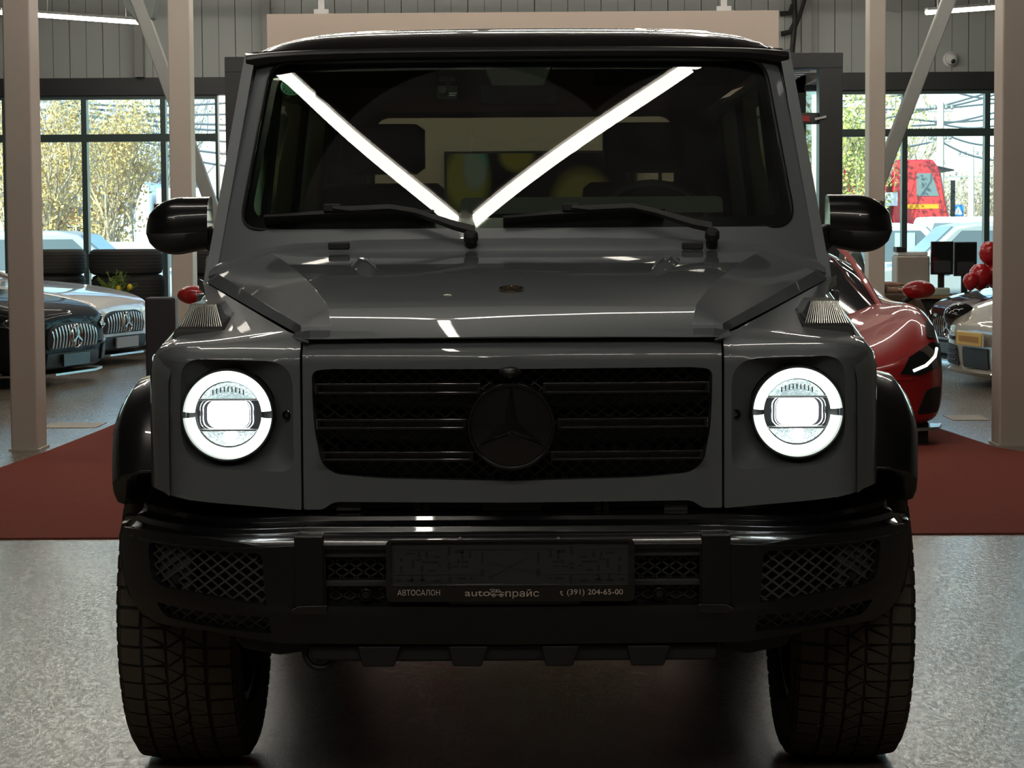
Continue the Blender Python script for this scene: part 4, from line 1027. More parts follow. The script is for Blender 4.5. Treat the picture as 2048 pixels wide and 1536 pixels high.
# ---- wheels
def tyre_parts(R, W, pitches=36):
    tb = MB(); hw = W / 2
    prof = [(R * .62, -hw * .80), (R * .66, -hw * .93), (R * .80, -hw * 1.02), (R * .93, -hw * .98), (R * .972, -hw * .86), (R * .980, -hw * .5), (R * .982, 0), (R * .980, hw * .5), (R * .972, hw * .86), (R * .93, hw * .98), (R * .80, hw * 1.02), (R * .66, hw * .93), (R * .62, hw * .80)]
    tb.lathe(prof, None, 72, 'x')
    tr = MB(); p = 2 * PI / pitches
    def rr(w_): return R * (.999 - .022 * abs(w_) ** 5)
    def P(u, w_, h, i):
        a = (i + u) * p; r = rr(w_) if h else R * .965
        if abs(w_) > 1: r -= R * .05 * (abs(w_) - 1) / .1
        return V(w_ * hw * .90, r * math.cos(a), r * math.sin(a))
    blocks = [
        [(.07, .66), (.90, .64), (.96, 1.0), (.13, 1.0)], [(.16, 1.01), (.93, 1.01), (.93, 1.12), (.16, 1.12)],
        [(.03, .585), (.60, .585), (.13, .24)], [(.67, .585), (.97, .585), (.92, .21), (.22, .19)],
        [(.06, .145), (.88, .155), (.50, -.09)], [(.0, .10), (.41, -.125), (.0, -.145)], [(.94, .155), (.99, .12), (.99, -.145), (.58, -.115)],
        [(.03, -.20), (.50, -.185), (.09, -.49)], [(.57, -.185), (.97, -.20), (.94, -.51), (.17, -.51)],
        [(.07, -.58), (.90, -.60), (.84, -1.0), (.02, -1.0)], [(.04, -1.01), (.82, -1.01), (.82, -1.12), (.04, -1.12)]]
    for i in range(pitches):
        for b in blocks: tr.prism(b, lambda u, w_: P(u, w_, 1, i), lambda u, w_: P(u, w_, 0, i))
    return tb.mesh('tyre'), tr.mesh('tread')
TY, TR = tyre_parts(.392, .285, 52)
def rim_mesh(R, W):
    m2 = MB(); m2.lathe([(R * .58, -W * .42), (R * .64, -W * .42), (R * .64, -W * .36), (R * .56, -W * .3), (R * .56, W * .3), (R * .64, W * .36), (R * .64, W * .44), (R * .58, W * .42), (R * .54, W * .3)], None, 48, 'x')
    for k in range(10):
        a = 2 * PI * (k // 2) / 5 + (.16 if k % 2 else -.16); m2.beam((W * .36, 0, 0), (W * .38, R * .60 * math.cos(a), R * .60 * math.sin(a)), .03, .03, up=(1, 0, 0))
    m2.lathe([(0, W * .40), (.05, W * .40), (.07, W * .34), (.07, W * .1)], None, 24, 'x'); return m2.mesh('rim')
RM = rim_mesh(.392, .285)
dm = MB(); dm.lathe([(0, .01), (.19, .01), (.19, -.015), (0, -.015)], None, 40, 'x'); DM = dm.mesh('brake_disc')
for i, (xx, yy) in enumerate(((-.80, .82), (.80, .82), (-.80, 3.71), (.80, 3.71))):
    wl = bpy.data.objects.new('wheel', None); COL.objects.link(wl); wl.parent = G; wl.location = (xx, yy - GY, .391)
    if xx < 0: wl.rotation_euler = (0, 0, PI)
    link('tyre', TY, MT['rubber'], wl); stuff(link('tread', TR, MT['tread'], wl, smooth=0)); link('rim', RM, MT['gloss2'], wl); link('brake_disc', DM, MT['steel'], wl)

# ================================================================== other cars in the hall
MT['carglass'] = mat('dark car glass', (.012, .014, .015), .06, var=.02, coat=1.)
MT['silver'] = mat('bright trim', (.62, .62, .60), .2, 1.)
TY2, TR2 = tyre_parts(.345, .25, 30); RM2 = rim_mesh(.345, .25)
from mathutils.bvhtree import BVHTree
BVH = {}
def nose_y(t, x, z, fb=-2.0):
    h = BVH[t.name].ray_cast(V(x, -6, z), V(0, 1, 0)); return h[0].y if h[0] else fb
def ring_half(w_, zb, zs, zf, zt):
    return [(0, zb), (w_ * .86, zb), (w_ * .97, zb + .05), (w_, zb + (zs - zb) * .45), (w_ * .985, zs - .03), (w_ * .95, zs + (zf - zs) * .5), (w_ * .84, zf), (w_ * .68, zf * .6 + zt * .4), (w_ * .45, zt + .004), (0, zt + .012)]
def loft_body(st, y0):
    rows = []
    for y, w_, zb, zs, zf, zt in st:
        h = ring_half(w_, zb, zs, zf, zt); rows.append([V(a, y - y0, b) for a, b in h] + [V(-a, y - y0, b) for a, b in h[-2:0:-1]])
    return MB().loft(rows)
def coupe(name, label, paint, loc, rz, st, gh, L, wheels, cat='car', group=None):
    """st: body stations; gh: greenhouse stations (y, half width at belt, belt z, half width at roof, roof z)"""
    t = thing(name, label, cat, loc, rz, group); y0 = L / 2
    bo_ = part('body', loft_body(st, y0), paint, t, smooth=60, subsurf=2)
    BVH[t.name] = BVHTree.FromObject(bo_, bpy.context.evaluated_depsgraph_get())
    rows = []
    for y, wb_, zb, wt, zt in gh:
        rows.append([V(wb_, y - y0, zb), V((wb_ + wt) / 2 + .015, y - y0, (zb + zt) / 2), V(wt, y - y0, zt), V(0, y - y0, zt + .015), V(-wt, y - y0, zt), V(-(wb_ + wt) / 2 - .015, y - y0, (zb + zt) / 2), V(-wb_, y - y0, zb)])
    part('greenhouse', MB().loft(rows, False, False), MT['carglass'], t, smooth=60, subsurf=1)
    mid = [g_ for g_ in gh if g_[4] > max(q[4] for q in gh) - .07]
    part('roof_panel', MB().loft([[V(x_ * g_[3] * 1.0, g_[0] - y0, g_[4] + .012 + .012 * (1 - x_ * x_)) for x_ in (-1, -.7, 0, .7, 1)] for g_ in mid], False, False), paint, t, solid=.01)
    for s in (-1, 1):       # windscreen pillars
        a, b = gh[0], gh[2 if len(gh) > 4 else 1]
        m_ = gh[1]
        part('pillar_rail', MB().tube([V(s * (a[1] + .0), a[0] - y0, a[2]), V(s * (m_[3] + .012), m_[0] - y0, m_[4]), V(s * b[3], b[0] - y0, b[4] + .01)], .022, 8), paint, t)
    for s in (-1, 1):
        for wy in wheels:
            wl = bpy.data.objects.new('wheel', None); COL.objects.link(wl); wl.parent = t; wl.location = (s * .83, wy - y0, .345)
            if s < 0: wl.rotation_euler = (0, 0, PI)
            link('tyre', TY2, MT['rubber'], wl); link('rim', RM2, MT['gloss2'], wl)
            part('wheel_arch', MB().lathe([(.375, s * .05), (.39, s * .135), (.40, s * .05)], Matrix.Translation((s * .83, wy - y0, .345)), 32, 'x', rad(-20), rad(200)), MT['black'], t)
    return t
def proud(t, poly, off, m, name, s=1, thick=.014, nx=.04, nz=.04):
    """a panel that follows the nose of the car: poly in (x, z)"""
    return part(name, MB().sheet([(s * a, b) for a, b in poly], [], lambda x, z: V(x, nose_y(t, x, z) - off, z), nx=nx, nz=nz), m, t, recalc=False, solid=thick, offs=0)

GT = [(0, .62, .20, .52, .60, .62), (.05, .76, .15, .58, .66, .68), (.16, .88, .13, .64, .72, .74), (.45, .95, .13, .72, .80, .80), (.95, .975, .14, .78, .87, .855), (1.6, .965, .15, .82, .91, .91), (2.4, .95, .15, .84, .93, .95), (3.4, .985, .15, .88, .97, .98), (4.1, .96, .18, .86, .96, .98), (4.45, .88, .26, .80, .90, .92), (4.55, .78, .32, .74, .82, .84)]
GTG = [(1.55, .70, .90, .60, .905), (2.35, .76, .94, .58, 1.24), (2.9, .76, .95, .57, 1.29), (3.5, .72, .97, .52, 1.20), (4.3, .60, .95, .42, .97)]
def gt_nose(t, paint, plate_m):
    ny = lambda x, z: nose_y(t, x, z)
    gp = roundpoly([(-.50, .34), (.50, .34), (.46, .53), (.30, .58), (-.30, .58), (-.46, .53)], .08, 5)
    o = proud(t, gp, .004, MT['black'], 'grille')
    for k in range(15):
        x = -.42 + .06 * k; zt_ = .565 - .05 * (abs(x) / .42) ** 3; rr = [V(x, ny(x, z) - .022 - .012 * math.sin(PI * (z - .355) / (zt_ - .355)), z) for z in [.355 + (zt_ - .355) * i / 5 for i in range(6)]]
        part('grille_slat', MB().tube(rr, .0085, 6), MT['silver'], o)
    m2 = MB(); c = V(0, ny(0, .45) - .05, .455); m2.lathe([(.095, .01), (.105, 0), (.115, .01)], Matrix.Translation(c), 32, 'y')
    for k in range(3):
        a = rad(90 + 120 * k); m2.beam(c, c + V(.1 * math.cos(a), 0, .1 * math.sin(a)), .018, .012, up=(0, 1, 0))
    part('badge', m2, MT['silver'], o)
    proud(t, roundpoly([(-.52, .17), (.52, .17), (.50, .31), (-.50, .31)], .03), .012, MT['black'], 'lower_grille')
    for s in (-1, 1):
        h = proud(t, [(.56, .56), (.62, .50), (.82, .52), (.88, .60), (.84, .64), (.70, .62)], .006, MT['carglass'], 'headlamp', s)
        m2 = MB(); m2.tube([V(s * x, ny(s * x, z) - .02, z) for x, z in ((.64, .52), (.74, .535), (.83, .56))], .008, 6); part('light_strip', m2, MT['silver'], h)
        proud(t, roundpoly([(.58, .20), (.80, .22), (.82, .36), (.62, .35)], .03), .010, MT['black'], 'air_intake', s)
        m2 = MB(); m2.tube([V(s * x, ny(s * x, z) - .02, z) for x, z in ((.60, .37), (.78, .385), (.86, .34))], .012, 6); part('canard', m2, MT['silver'], t)
    L0 = -4.55 / 2
    part('splitter', MB().prism([(-.80, .35), (-.72, .06), (-.4, -.03), (.4, -.03), (.72, .06), (.80, .35)], lambda x, y: V(x, L0 + y, .105), lambda x, y: V(x, L0 + y, .125)), MT['silver'], t, smooth=0)
    part('number_plate', MB().box((0, ny(0, .25) - .04, .24), (.52, .02, .115)), plate_m, t, bevel=.004)
f70 = V(math.sin(rad(76)), -math.cos(rad(76)), 0)
pb = mat('black car paint', (.006, .006, .007), .5, coat=.16, spec=.05); pw_ = mat('white car paint', (.86, .84, .80), .35, coat=1.)
c = V(-4.02, 14.9, 0) - f70 * 2.27; t = coupe('coupe_car', 'black coupe with chrome slat grille at left edge, nearest of the pair', pb, tuple(c), rad(76), GT, GTG, 4.55, (.95, 3.6)); gt_nose(t, pb, MT['gloss2']); t.scale = (1, 1, .93)
c = V(-4.12, 17.9, 0) - f70 * 2.27; t = coupe('coupe_car', 'white coupe with chrome slat grille parked behind the black coupe', pw_, tuple(c), rad(76), GT, GTG, 4.55, (.95, 3.6)); gt_nose(t, pw_, mat('plate grey', (.35, .35, .36), .5)); t.scale = (1, 1, .93)

# red mid-engined sports cars
FS = [(0, .72, .16, .38, .44, .42), (.05, .87, .12, .46, .52, .47), (.16, .955, .10, .54, .64, .52), (.42, .985, .10, .66, .80, .60), (.85, .99, .11, .74, .86, .67), (1.25, .98, .12, .76, .84, .76), (1.9, .95, .12, .78, .84, .86), (2.7, .96, .13, .84, .92, .92), (3.5, .99, .14, .88, .97, .96), (4.2, .96, .18, .86, .94, .95), (4.5, .90, .28, .80, .88, .90), (4.6, .8, .34, .74, .80, .84)]
FG = [(1.10, .74, .74, .66, .75), (1.75, .80, .84, .60, 1.08), (2.2, .80, .87, .56, 1.19), (2.8, .76, .92, .52, 1.16), (3.9, .62, .93, .40, .97)]
def sports(label, paint, loc, rz):
    t = coupe('sports_car', label, paint, loc, rz, FS, FG, 4.6, (.95, 3.55)); y0 = 2.3
    ny = lambda x, z: nose_y(t, x, z)
    strip = mat('cool light strip', (.8, .85, .8), .2, emit=(.9, 1, .9), es=1.2)
    for s in (-1, 1):
        h = proud(t, [(.66, .435), (.72, .53), (.87, .615), (.935, .60), (.93, .48), (.78, .425)], .006, MT['carglass'], 'headlamp', s)
        m2 = MB(); m2.tube([V(s * x, ny(s * x, z) - .018, z) for x, z in ((.74, .455), (.82, .485), (.885, .535), (.905, .58))], .010, 6); part('light_strip', m2, strip, h)
        proud(t, roundpoly([(.76, .19), (.90, .20), (.92, .36), (.82, .34)], .03), .004, MT['black'], 'air_intake', s)
        proud(t, roundpoly([(.85, .64), (.91, .635), (.925, .70), (.87, .74)], .02), .004, MT['black'], 'duct', s)
        m2 = MB(); m2.ball((s * 1.0, 1.42 - y0, .90), .1, 3, (1.1, .6, .62)); mr_ = part('side_mirror', m2, paint, t)
        part('mirror_stalk', MB().tube([V(s * .90, 1.45 - y0, .82), V(s * 1.0, 1.43 - y0, .87)], .018, 8), MT['black'], mr_)
        m2 = MB(); m2.tube([V(s * x, ny(s * x, z) - .004, z) for x, z in ((.55, .40), (.72, .405), (.90, .42))], .006, 5); part('crease', m2, paint, t)
    proud(t, roundpoly([(-.50, .17), (.50, .17), (.42, .31), (-.42, .31)], .03), .006, MT['black'], 'front_intake')
    part('splitter', MB().prism([(-.98, .42), (-.92, .16), (-.6, -.01), (.6, -.01), (.92, .16), (.98, .42)], lambda x, y: V(x, y - y0, .085), lambda x, y: V(x, y - y0, .105)), MT['silver'], t, smooth=0)
    part('air_dam', MB().bb(-.86, .86, -y0 + .2, -y0 + .4, .0, .13), MT['black'], t, smooth=0)
    return t
pr1 = mat('bright red paint', (.42, .012, .012), .35, coat=1.)
sports('red low sports car with angular headlight at right of the grey car', pr1, (1.55, 8.75 + 2.3, 0.008), 0)
sports('red sports car mostly hidden, red wing mirror showing left of the grey car', pr1, (-1.20, 8.55 + 2.3, 0.008), 0)

# beige sports car and dark car behind it, both facing left
f6 = V(-math.sin(rad(78)), -math.cos(rad(78)), 0)
pbg = mat('beige silver paint', (.42, .38, .31), .35, .3, coat=1.)
PS = [(0, .58, .16, .44, .52, .52), (.06, .76, .12, .52, .60, .58), (.2, .88, .11, .60, .70, .66), (.5, .92, .11, .68, .80, .74), (.95, .93, .12, .74, .86, .80), (1.5, .91, .13, .78, .86, .87), (2.4, .91, .14, .82, .9, .92), (3.3, .95, .15, .86, .95, .95), (4.1, .92, .2, .84, .92, .92), (4.45, .80, .3, .74, .80, .82)]
PG = [(1.35, .66, .86, .58, .87), (2.05, .72, .92, .54, 1.20), (2.5, .72, .93, .53, 1.27), (3.1, .68, .95, .48, 1.19), (4.0, .5, .93, .36, .96)]
c = V(3.62, 13.8, 0) - f6 * 2.22
t = coupe('sports_car', 'beige sports car with yellow plate beside the right pillar', pbg, tuple(c), rad(-78), PS, PG, 4.45, (.95, 3.4)); t.scale = (1, 1, .92)
ny = lambda x, z: nose_y(t, x, z)
for s in (-1, 1):
    o = proud(t, roundpoly([(.36, .18), (.76, .20), (.74, .38), (.40, .36)], .04), .004, MT['black'], 'air_intake', s)
    for k in range(3): part('intake_slat', MB().tube([V(s * x, ny(s * x, .23 + .05 * k) - .016, .23 + .05 * k) for x in (.40, .5, .6, .72)], .008, 6), MT['dgrey'], o)
    m2 = MB(); m2.ball((s * .66, ny(s * .66, .60) + .05, .62), .12, 3, (.9, 1.2, 1.0)); part('headlamp', m2, MT['carglass'], t)
    proud(t, [(.46, .41), (.74, .42), (.74, .455), (.46, .445)], .006, MT['carglass'], 'side_light', s)
proud(t, [(-.80, .13), (.80, .13), (.80, .16), (-.80, .16)], .03, pbg, 'lip', thick=.05)
proud(t, roundpoly([(-.26, .18), (.26, .18), (.26, .36), (-.26, .36)], .02), .006, MT['black'], 'centre_intake')
pl_ = part('number_plate', MB().box((0, ny(0, .45) - .06, .44), (.52, .015, .115)), mat('yellow plate', (.75, .48, .06), .4), t, bevel=.004)
part('plate_rim', MB().box((0, ny(0, .45) - .052, .44), (.54, .012, .135)), MT['white'], pl_, bevel=.003)
part('plate_print', MB().box((0, ny(0, .45) - .069, .44), (.40, .003, .05)), mat('plate print', (.45, .2, .02), .5), pl_, smooth=0)
f7 = V(-math.sin(rad(80)), -math.cos(rad(80)), 0)
c = V(3.82, 16.0, 0) - f7 * 2.27; pdk = mat('dark maroon paint', (.05, .006, .009), .3, coat=1.)
t = coupe('coupe_car', 'dark maroon coupe with red balloons, behind the beige sports car', pdk, tuple(c), rad(-80), GT, GTG, 4.55, (.95, 3.6)); gt_nose(t, pdk, MT['gloss2']); t.scale = (1, 1, .90)
# balloons lying on its bonnet
bl = mat('red balloon', (.50, .01, .015), .25, coat=.6)
for i, (px, py, r, lb) in enumerate(((1960, 552, .105, 'lower left red balloon on the dark bonnet'), (1989, 548, .11, 'lower right red balloon touching the pillar edge'), (1978, 505, .095, 'upper red balloon above the other balloons'), (1941, 562, .07, 'smallest red balloon, at the front of the bunch'))):
    c = Q(px, py, 16.0 + (.0, .1, .05, -.12)[i]); t = thing('balloon', lb, 'balloon', tuple(c), group='red balloons on the dark bonnet')
    part('skin', MB().lathe([(0, r * 1.1), (r * .5, r * .98), (r * .86, r * .6), (r, 0), (r * .85, -r * .6), (r * .45, -r * 1.05), (.012, -r * 1.25), (0, -r * 1.27)], None, 24), bl, t, smooth=80)
    part('knot', MB().lathe([(.004, -r * 1.25), (.016, -r * 1.36), (0, -r * 1.36)], None, 10), bl, t)

# ------------------------------------------------------------------ tyre stacks, plant, box
tt = MB(); tt.lathe([(.21, -.09), (.25, -.11), (.31, -.12), (.345, -.10), (.355, -.06), (.355, .06), (.345, .10), (.31, .12), (.25, .11), (.21, .09)], None, 48)
for k in range(5): tt.lathe([(.352, -.065 + .03 * k), (.3575, -.06 + .03 * k), (.3575, -.045 + .03 * k), (.352, -.04 + .03 * k)], None, 48)
TS = tt.mesh('stack_tyre')
def stack(px, y, n, where):
    x = Q(px, 560, y).x
    names = ['bottom', 'second lowest', 'second highest', 'topmost']
    for k in range(n):
        o = link('tyre', TS, MT['rubber'], None); o.scale = (1.14, 1.14, 1.17); o.location = (x + .012 * math.sin(k * 2.4 + px), y + .01 * math.cos(k * 3.1), .1415 + .2830 * k)
        tag(o, '%s black tyre of the stack %s' % (names[k], where), 'tyre', 'black tyres stacked by the window')
stack(100, 20.7, 4, 'behind the white coupe'); stack(255, 20.4, 4, 'behind the potted lemon plant'); stack(432, 20.4, 4, 'right of the farther left pillar')
t = thing('potted_plant', 'small green conifer with yellow lemons in dark pot on stand', 'plant', tuple(Q(232, 600, 19.65).xy) + (0,), world=False)
z0 = Q(236, 592, 19.65).z
part('stand', MB().bb(-.11, .11, -.11, .11, 0, z0 - .18), MT['dgrey'], t, bevel=.01)
part('pot', MB().lathe([(0, z0 - .18), (.06, z0 - .18), (.085, z0), (.075, z0), (.05, z0 - .04), (0, z0 - .04)], None, 24), MT['dgrey'], t)
lf = MB(); rs = random.Random(5)
for st_ in range(60):
    a = rs.uniform(0, 2 * PI); tilt = rs.uniform(.1, 1.1); d = V(math.cos(a) * math.sin(tilt), math.sin(a) * math.sin(tilt), math.cos(tilt)); Ls = rs.uniform(.14, .32)
    lf.tube([V(0, 0, z0 - .02), V(0, 0, z0 - .02) + d * Ls], .003, 4)
    for k in range(26):
        p = V(0, 0, z0 - .02) + d * Ls * (.25 + .75 * k / 26); n_ = V(rs.uniform(-1, 1), rs.uniform(-1, 1), rs.uniform(-.2, 1)).normalized()
        q = p + n_ * .035; w_ = n_.cross(d).normalized() * .004; lf.face([p - w_, p + w_, q + w_ * .5, q - w_ * .5])
stuff(part('foliage', lf, mat('fresh green needles', (.14, .22, .03), .6, var=.3), t, recalc=False, smooth=0))
for px, py in ((259, 574), (236, 577), (222, 590)):
    p = Q(px, py, 19.55); part('lemon', MB().ball((p.x - t.location.x, -.09, p.z), .03, 2, (1, 1, 1.15)), mat('yellow lemon', (.75, .50, .02), .4), t, smooth=80)
a, b = Q(288, 597, 13.), Q(352, 790, 13.)
t = thing('display_box', 'dark grey display panel standing left behind the grey car', 'panel', ((a.x + b.x) / 2, 13.1, .0075), world=False); w_ = (b.x - a.x) / 2
part('panel', MB().bb(-w_, w_, -.08, .08, .03, a.z), mat('slate panel', (.035, .034, .042), .5), t, bevel=.02, seg=3)
part('foot', MB().bb(-w_ * .8, w_ * .8, -.15, .15, 0, .03), MT['black'], t, bevel=.005)
# floor grates / mats near the carpet edge
for (px0, px1, py, lb) in ((88, 200, 848, 'pale floor plate left of the red carpet'), (1898, 1972, 842, 'grey floor plate right of the red sports car')):
    y = CAM.y + CAM.z * FPX / (py - 459); a, b = Q(px0, py, y), Q(px1, py, y)
    t = part('floor_plate', MB().bb(a.x, b.x, y - .15, y + .25, .0, .004), mat('plate metal %d' % px0, (.42, .36, .26), .5, var=.3, scale=40, bump=.5, bscale=90), smooth=0); tag(t, lb, 'floor plate')
# dome camera and cables high on the back wall
c = Q(1903, 118, YW - .12); t = thing('dome_camera', 'white dome security camera on the wall above the right window', 'camera', tuple(c))
part('mount', MB().lathe([(0, .13), (.10, .13), (.10, .05), (.075, .03)], None, 28, 'y'), MT['white'], t)
part('dome', MB().ball((0, 0, 0), .085, 3), MT['white'], t, smooth=80)
part('lens', MB().ball((.01, -.06, -.03), .034, 2), MT['gloss'], t, smooth=80)
for i, pts in enumerate((((1588, -10), (1590, 40), (1584, 108)), ((1612, -10), (1600, 30), (1588, 60), (1586, 108)), ((1560, 28), (1580, 26), (1586, 10)), ((1562, 68), (1580, 64), (1588, 50)))):
    m2 = MB(); m2.tube([Q(a, b, YW - .25) for a, b in pts], .035 if i != 1 else .025, 8)
    tag(part('cable', m2, MT['black']), ['thick straight black cable running down beside the beige board', 'slanting black cable right of the beige board', 'upper short black pipe at the board corner', 'lower short black pipe at the board corner'][i], 'cable', 'cables above the vestibule')

# ------------------------------------------------------------------ desk corner at the right
DY = 17.5
def dx(px): return Q(px, 580, DY).x
wood = mat('light oak', (.40, .27, .16), .5, var=.2, scale=6)
zt = Q(1850, 592, DY).z
t = thing('office_desk', 'office desk with oak top behind the red sports car', 'desk', (dx(1840), DY + .4, 0), world=True)
part('desk_top', MB().bb(dx(1745), dx(1990), DY, DY + .8, zt - .03, zt), wood, t, bevel=.004)
part('front_panel', MB().bb(dx(1752), dx(1984), DY + .06, DY + .09, .06, zt - .03), MT['dgrey'], t, smooth=0)
for xx in (dx(1748), dx(1981)): part('leg', MB().bb(xx, xx + .05, DY + .02, DY + .78, 0, zt - .03), MT['dgrey'], t, bevel=.004)
def monitor(px0, px1, py0, py1, y, label, m, logo=False):
    a, b = Q(px0, py0, y), Q(px1, py1, y); t = thing('monitor', label, 'monitor', ((a.x + b.x) / 2, y, zt)); hw = (b.x - a.x) / 2
    part('casing', MB().bb(-hw, hw, -.02, .03, b.z - zt, a.z - zt), m, t, bevel=.006)
    part('stand', MB().bb(-.03, .03, .03, .07, .01, (a.z + b.z) / 2 - zt).bb(-.1, .1, -.05, .12, 0, .012), MT['black'], t, bevel=.003)
    part('screen', MB().bb(-hw + .012, hw - .012, -.023, -.0205, b.z - zt + .02, a.z - zt - .012), MT['carglass'], t, smooth=0)
    part('lower_panel', MB().bb(-hw * .75, hw * .75, -.026, -.0205, b.z - zt + .02, b.z - zt + (a.z - b.z) * .42), MT['dgrey'], t, smooth=0)
monitor(1862, 1906, 483, 549, DY + .27, 'dark monitor in the middle of the office desk', MT['gloss2'])
monitor(1908, 1953, 484, 552, DY + .35, 'grey monitor at the right end of the office desk', MT['dgrey'])
a, b = Q(1794, 500, DY + .3), Q(1860, 568, DY + .3)
t = thing('printer', 'beige box printer on the left end of the office desk', 'printer', ((a.x + b.x) / 2, DY + .45, zt)); hw = (b.x - a.x) / 2
part('case', MB().bb(-hw, hw, -.15, .2, 0, a.z - zt - .06), mat('beige case', (.42, .36, .30), .5), t, bevel=.02)
part('lid', MB().bb(-hw * .9, hw * .9, -.12, .2, a.z - zt - .06, a.z - zt - .02), MT['white'], t, bevel=.01)
part('tray', MB().bb(-hw, -hw * .4, -.13, .1, a.z - zt - .02, a.z - zt + .03), MT['black'], t, bevel=.005)
a = Q(1832, 562, DY + .1); t = tag(part('paper_stack', MB().bb(a.x - .12, a.x + .11, DY + .02, DY + .24, zt, zt + .035), mat('blue white paper', (.45, .55, .72), .6), bevel=.004), 'stack of blue white papers on the desk edge', 'papers')
a = Q(1878, 556, DY - .05); tag(part('plant_pot_tray', MB().bb(a.x - .08, a.x + .12, DY + .01, DY + .13, zt, zt + .08), mat('pale green glass', (.5, .6, .5), .2), bevel=.015), 'pale tray of small items under the dark monitor', 'tray')
# office chair with the seated person
PX = Q(1716, 560, 17.15).x; PYY = 17.15
t = thing('office_chair', 'black office chair under the seated person', 'chair', (PX, PYY, 0))
part('seat', MB().box((.05, 0, .44), (.5, .48, .08)), MT['seat'], t, bevel=.03, seg=3)
part('backrest', MB().box((-.24, 0, .78), (.07, .46, .56), Matrix.Rotation(rad(-8), 3, 'Y')), MT['seat'], t, bevel=.03, seg=3)
part('column', MB().tube([(0, 0, .08), (0, 0, .42)], .03, 12), MT['steel'], t)
for k in range(5):
    a = 2 * PI * k / 5; part('base_arm', MB().beam((0, 0, .09), (.28 * math.cos(a), .28 * math.sin(a), .07), .04, .03), MT['black'], t, bevel=.005)
    part('castor', MB().ball((.28 * math.cos(a), .28 * math.sin(a), .03), .03, 2), MT['black'], t)
def skin_mesh(name, joints, edges, m, parent, root=0, sub=2):
    me = bpy.data.meshes.new(name); me.from_pydata([j[0] for j in joints], edges, []); o = bpy.data.objects.new(name, me); COL.objects.link(o)
    md = o.modifiers.new('skin', 'SKIN'); md.use_smooth_shade = True
    for i, j in enumerate(joints):
        r = j[1]; me.skin_vertices[0].data[i].radius = (r, r) if not isinstance(r, tuple) else r
        me.skin_vertices[0].data[i].use_root = (i == root)
    o.modifiers.new('sub', 'SUBSURF').levels = sub; o.modifiers['sub'].render_levels = sub
    me.materials.append(m); o.parent = parent; return o
SKIN = mat('skin', (.42, .24, .17), .55, var=.08); HAIR = mat('brown hair', (.05, .03, .02), .6, bump=.5, bscale=200); SHIRT = mat('grey green shirt', (.10, .14, .13), .8, bump=.3, bscale=120); TROU = mat('brown trousers', (.12, .085, .055), .85, bump=.3, bscale=120)
t = thing('person', 'seated person in grey green shirt and brown trousers behind red car', 'person', (PX, PYY, 0))
J = [((0, 0, .56), .13), ((-.05, 0, .76), .125), ((-.09, 0, .98), .14), ((-.08, 0, 1.10), .09), ((-.05, 0, 1.19), .05), ((-.02, 0, 1.27), .055),
     ((-.09, -.19, 1.03), .062), ((.02, -.24, .80), .046), ((.26, -.19, .72), .036), ((.34, -.17, .72), .028),
     ((-.09, .19, 1.03), .062), ((.02, .24, .80), .046), ((.26, .16, .76), .036), ((.34, .12, .77), .028),
     ((.02, -.10, .56), .10), ((.46, -.09, .62), .068), ((.50, -.06, .22), .045), ((.50, -.06, .08), .035), ((.64, -.06, .05), .03),
     ((.02, .10, .56), .10), ((.50, .06, .70), .068), ((.66, -.02, .36), .045), ((.70, -.05, .26), .035), ((.80, -.08, .24), .03)]
E_ = [(0, 1), (1, 2), (2, 3), (3, 4), (4, 5), (2, 6), (6, 7), (7, 8), (8, 9), (2, 10), (10, 11), (11, 12), (12, 13), (0, 14), (14, 15), (15, 16), (16, 17), (17, 18), (0, 19), (19, 20), (20, 21), (21, 22), (22, 23)]
J = [(p, r) for p, r in J]
fing = []
for hb, sy in ((9, -1), (13, 1)):            # five fingers on each hand
    b = Vector(J[hb][0]); n0 = len(J)
    J.append((tuple(b + V(.05, 0, -.004)), .024)); E_.append((hb, n0))
    for f in range(4):
        q = b + V(.075, (f - 1.5) * .019, -.004); L_ = (.058, .068, .064, .050)[f]; i0 = len(J)
        J.append((tuple(q + V(L_ * .45, 0, .004)), .0085)); J.append((tuple(q + V(L_, 0, -.018)), .0075)); E_ += [(n0, i0), (i0, i0 + 1)]
    i0 = len(J); J.append((tuple(b + V(.03, sy * .04, 0)), .010)); J.append((tuple(b + V(.065, sy * .055, -.008)), .009)); E_ += [(hb, i0), (i0, i0 + 1)]
skin_mesh('body', J, E_, SKIN, t)
hd = MB(); hd.ball((.005, 0, 1.335), .1, 3, (1.0, .80, 1.16)); hd.ball((.098, 0, 1.325), .018, 2, (1, .7, 1.3)); hd.ball((.07, 0, 1.27), .04, 2, (1, 1, .8))
for s in (-1, 1): hd.ball((0, s * .08, 1.33), .026, 2, (.8, .4, 1.2))
hdo = part('head', hd, SKIN, t, smooth=80)
for s in (-1, 1): part('eye', MB().ball((.09, s * .03, 1.345), .012, 2), mat('eye', (.1, .07, .05), .2), hdo)
part('mouth', MB().ball((.094, 0, 1.275), .012, 2, (.4, 1.6, .4)), mat('lips', (.35, .12, .1), .5), hdo)
part('hair', MB().ball((-.018, 0, 1.362), .108, 3, (1.0, .84, 1.06)), HAIR, hdo, smooth=80)
sj = [(J[i][0], J[i][1] * 1.14 + .004) for i in (0, 1, 2, 3, 6, 7, 8, 10, 11, 12)]
skin_mesh('shirt', sj, [(0, 1), (1, 2), (2, 3), (2, 4), (4, 5), (5, 6), (2, 7), (7, 8), (8, 9)], SHIRT, t)
tj = [((0, 0, .58), .135)] + [(J[i][0], J[i][1] * 1.16 + .006) for i in (14, 15, 16, 17, 19, 20, 21, 22)]
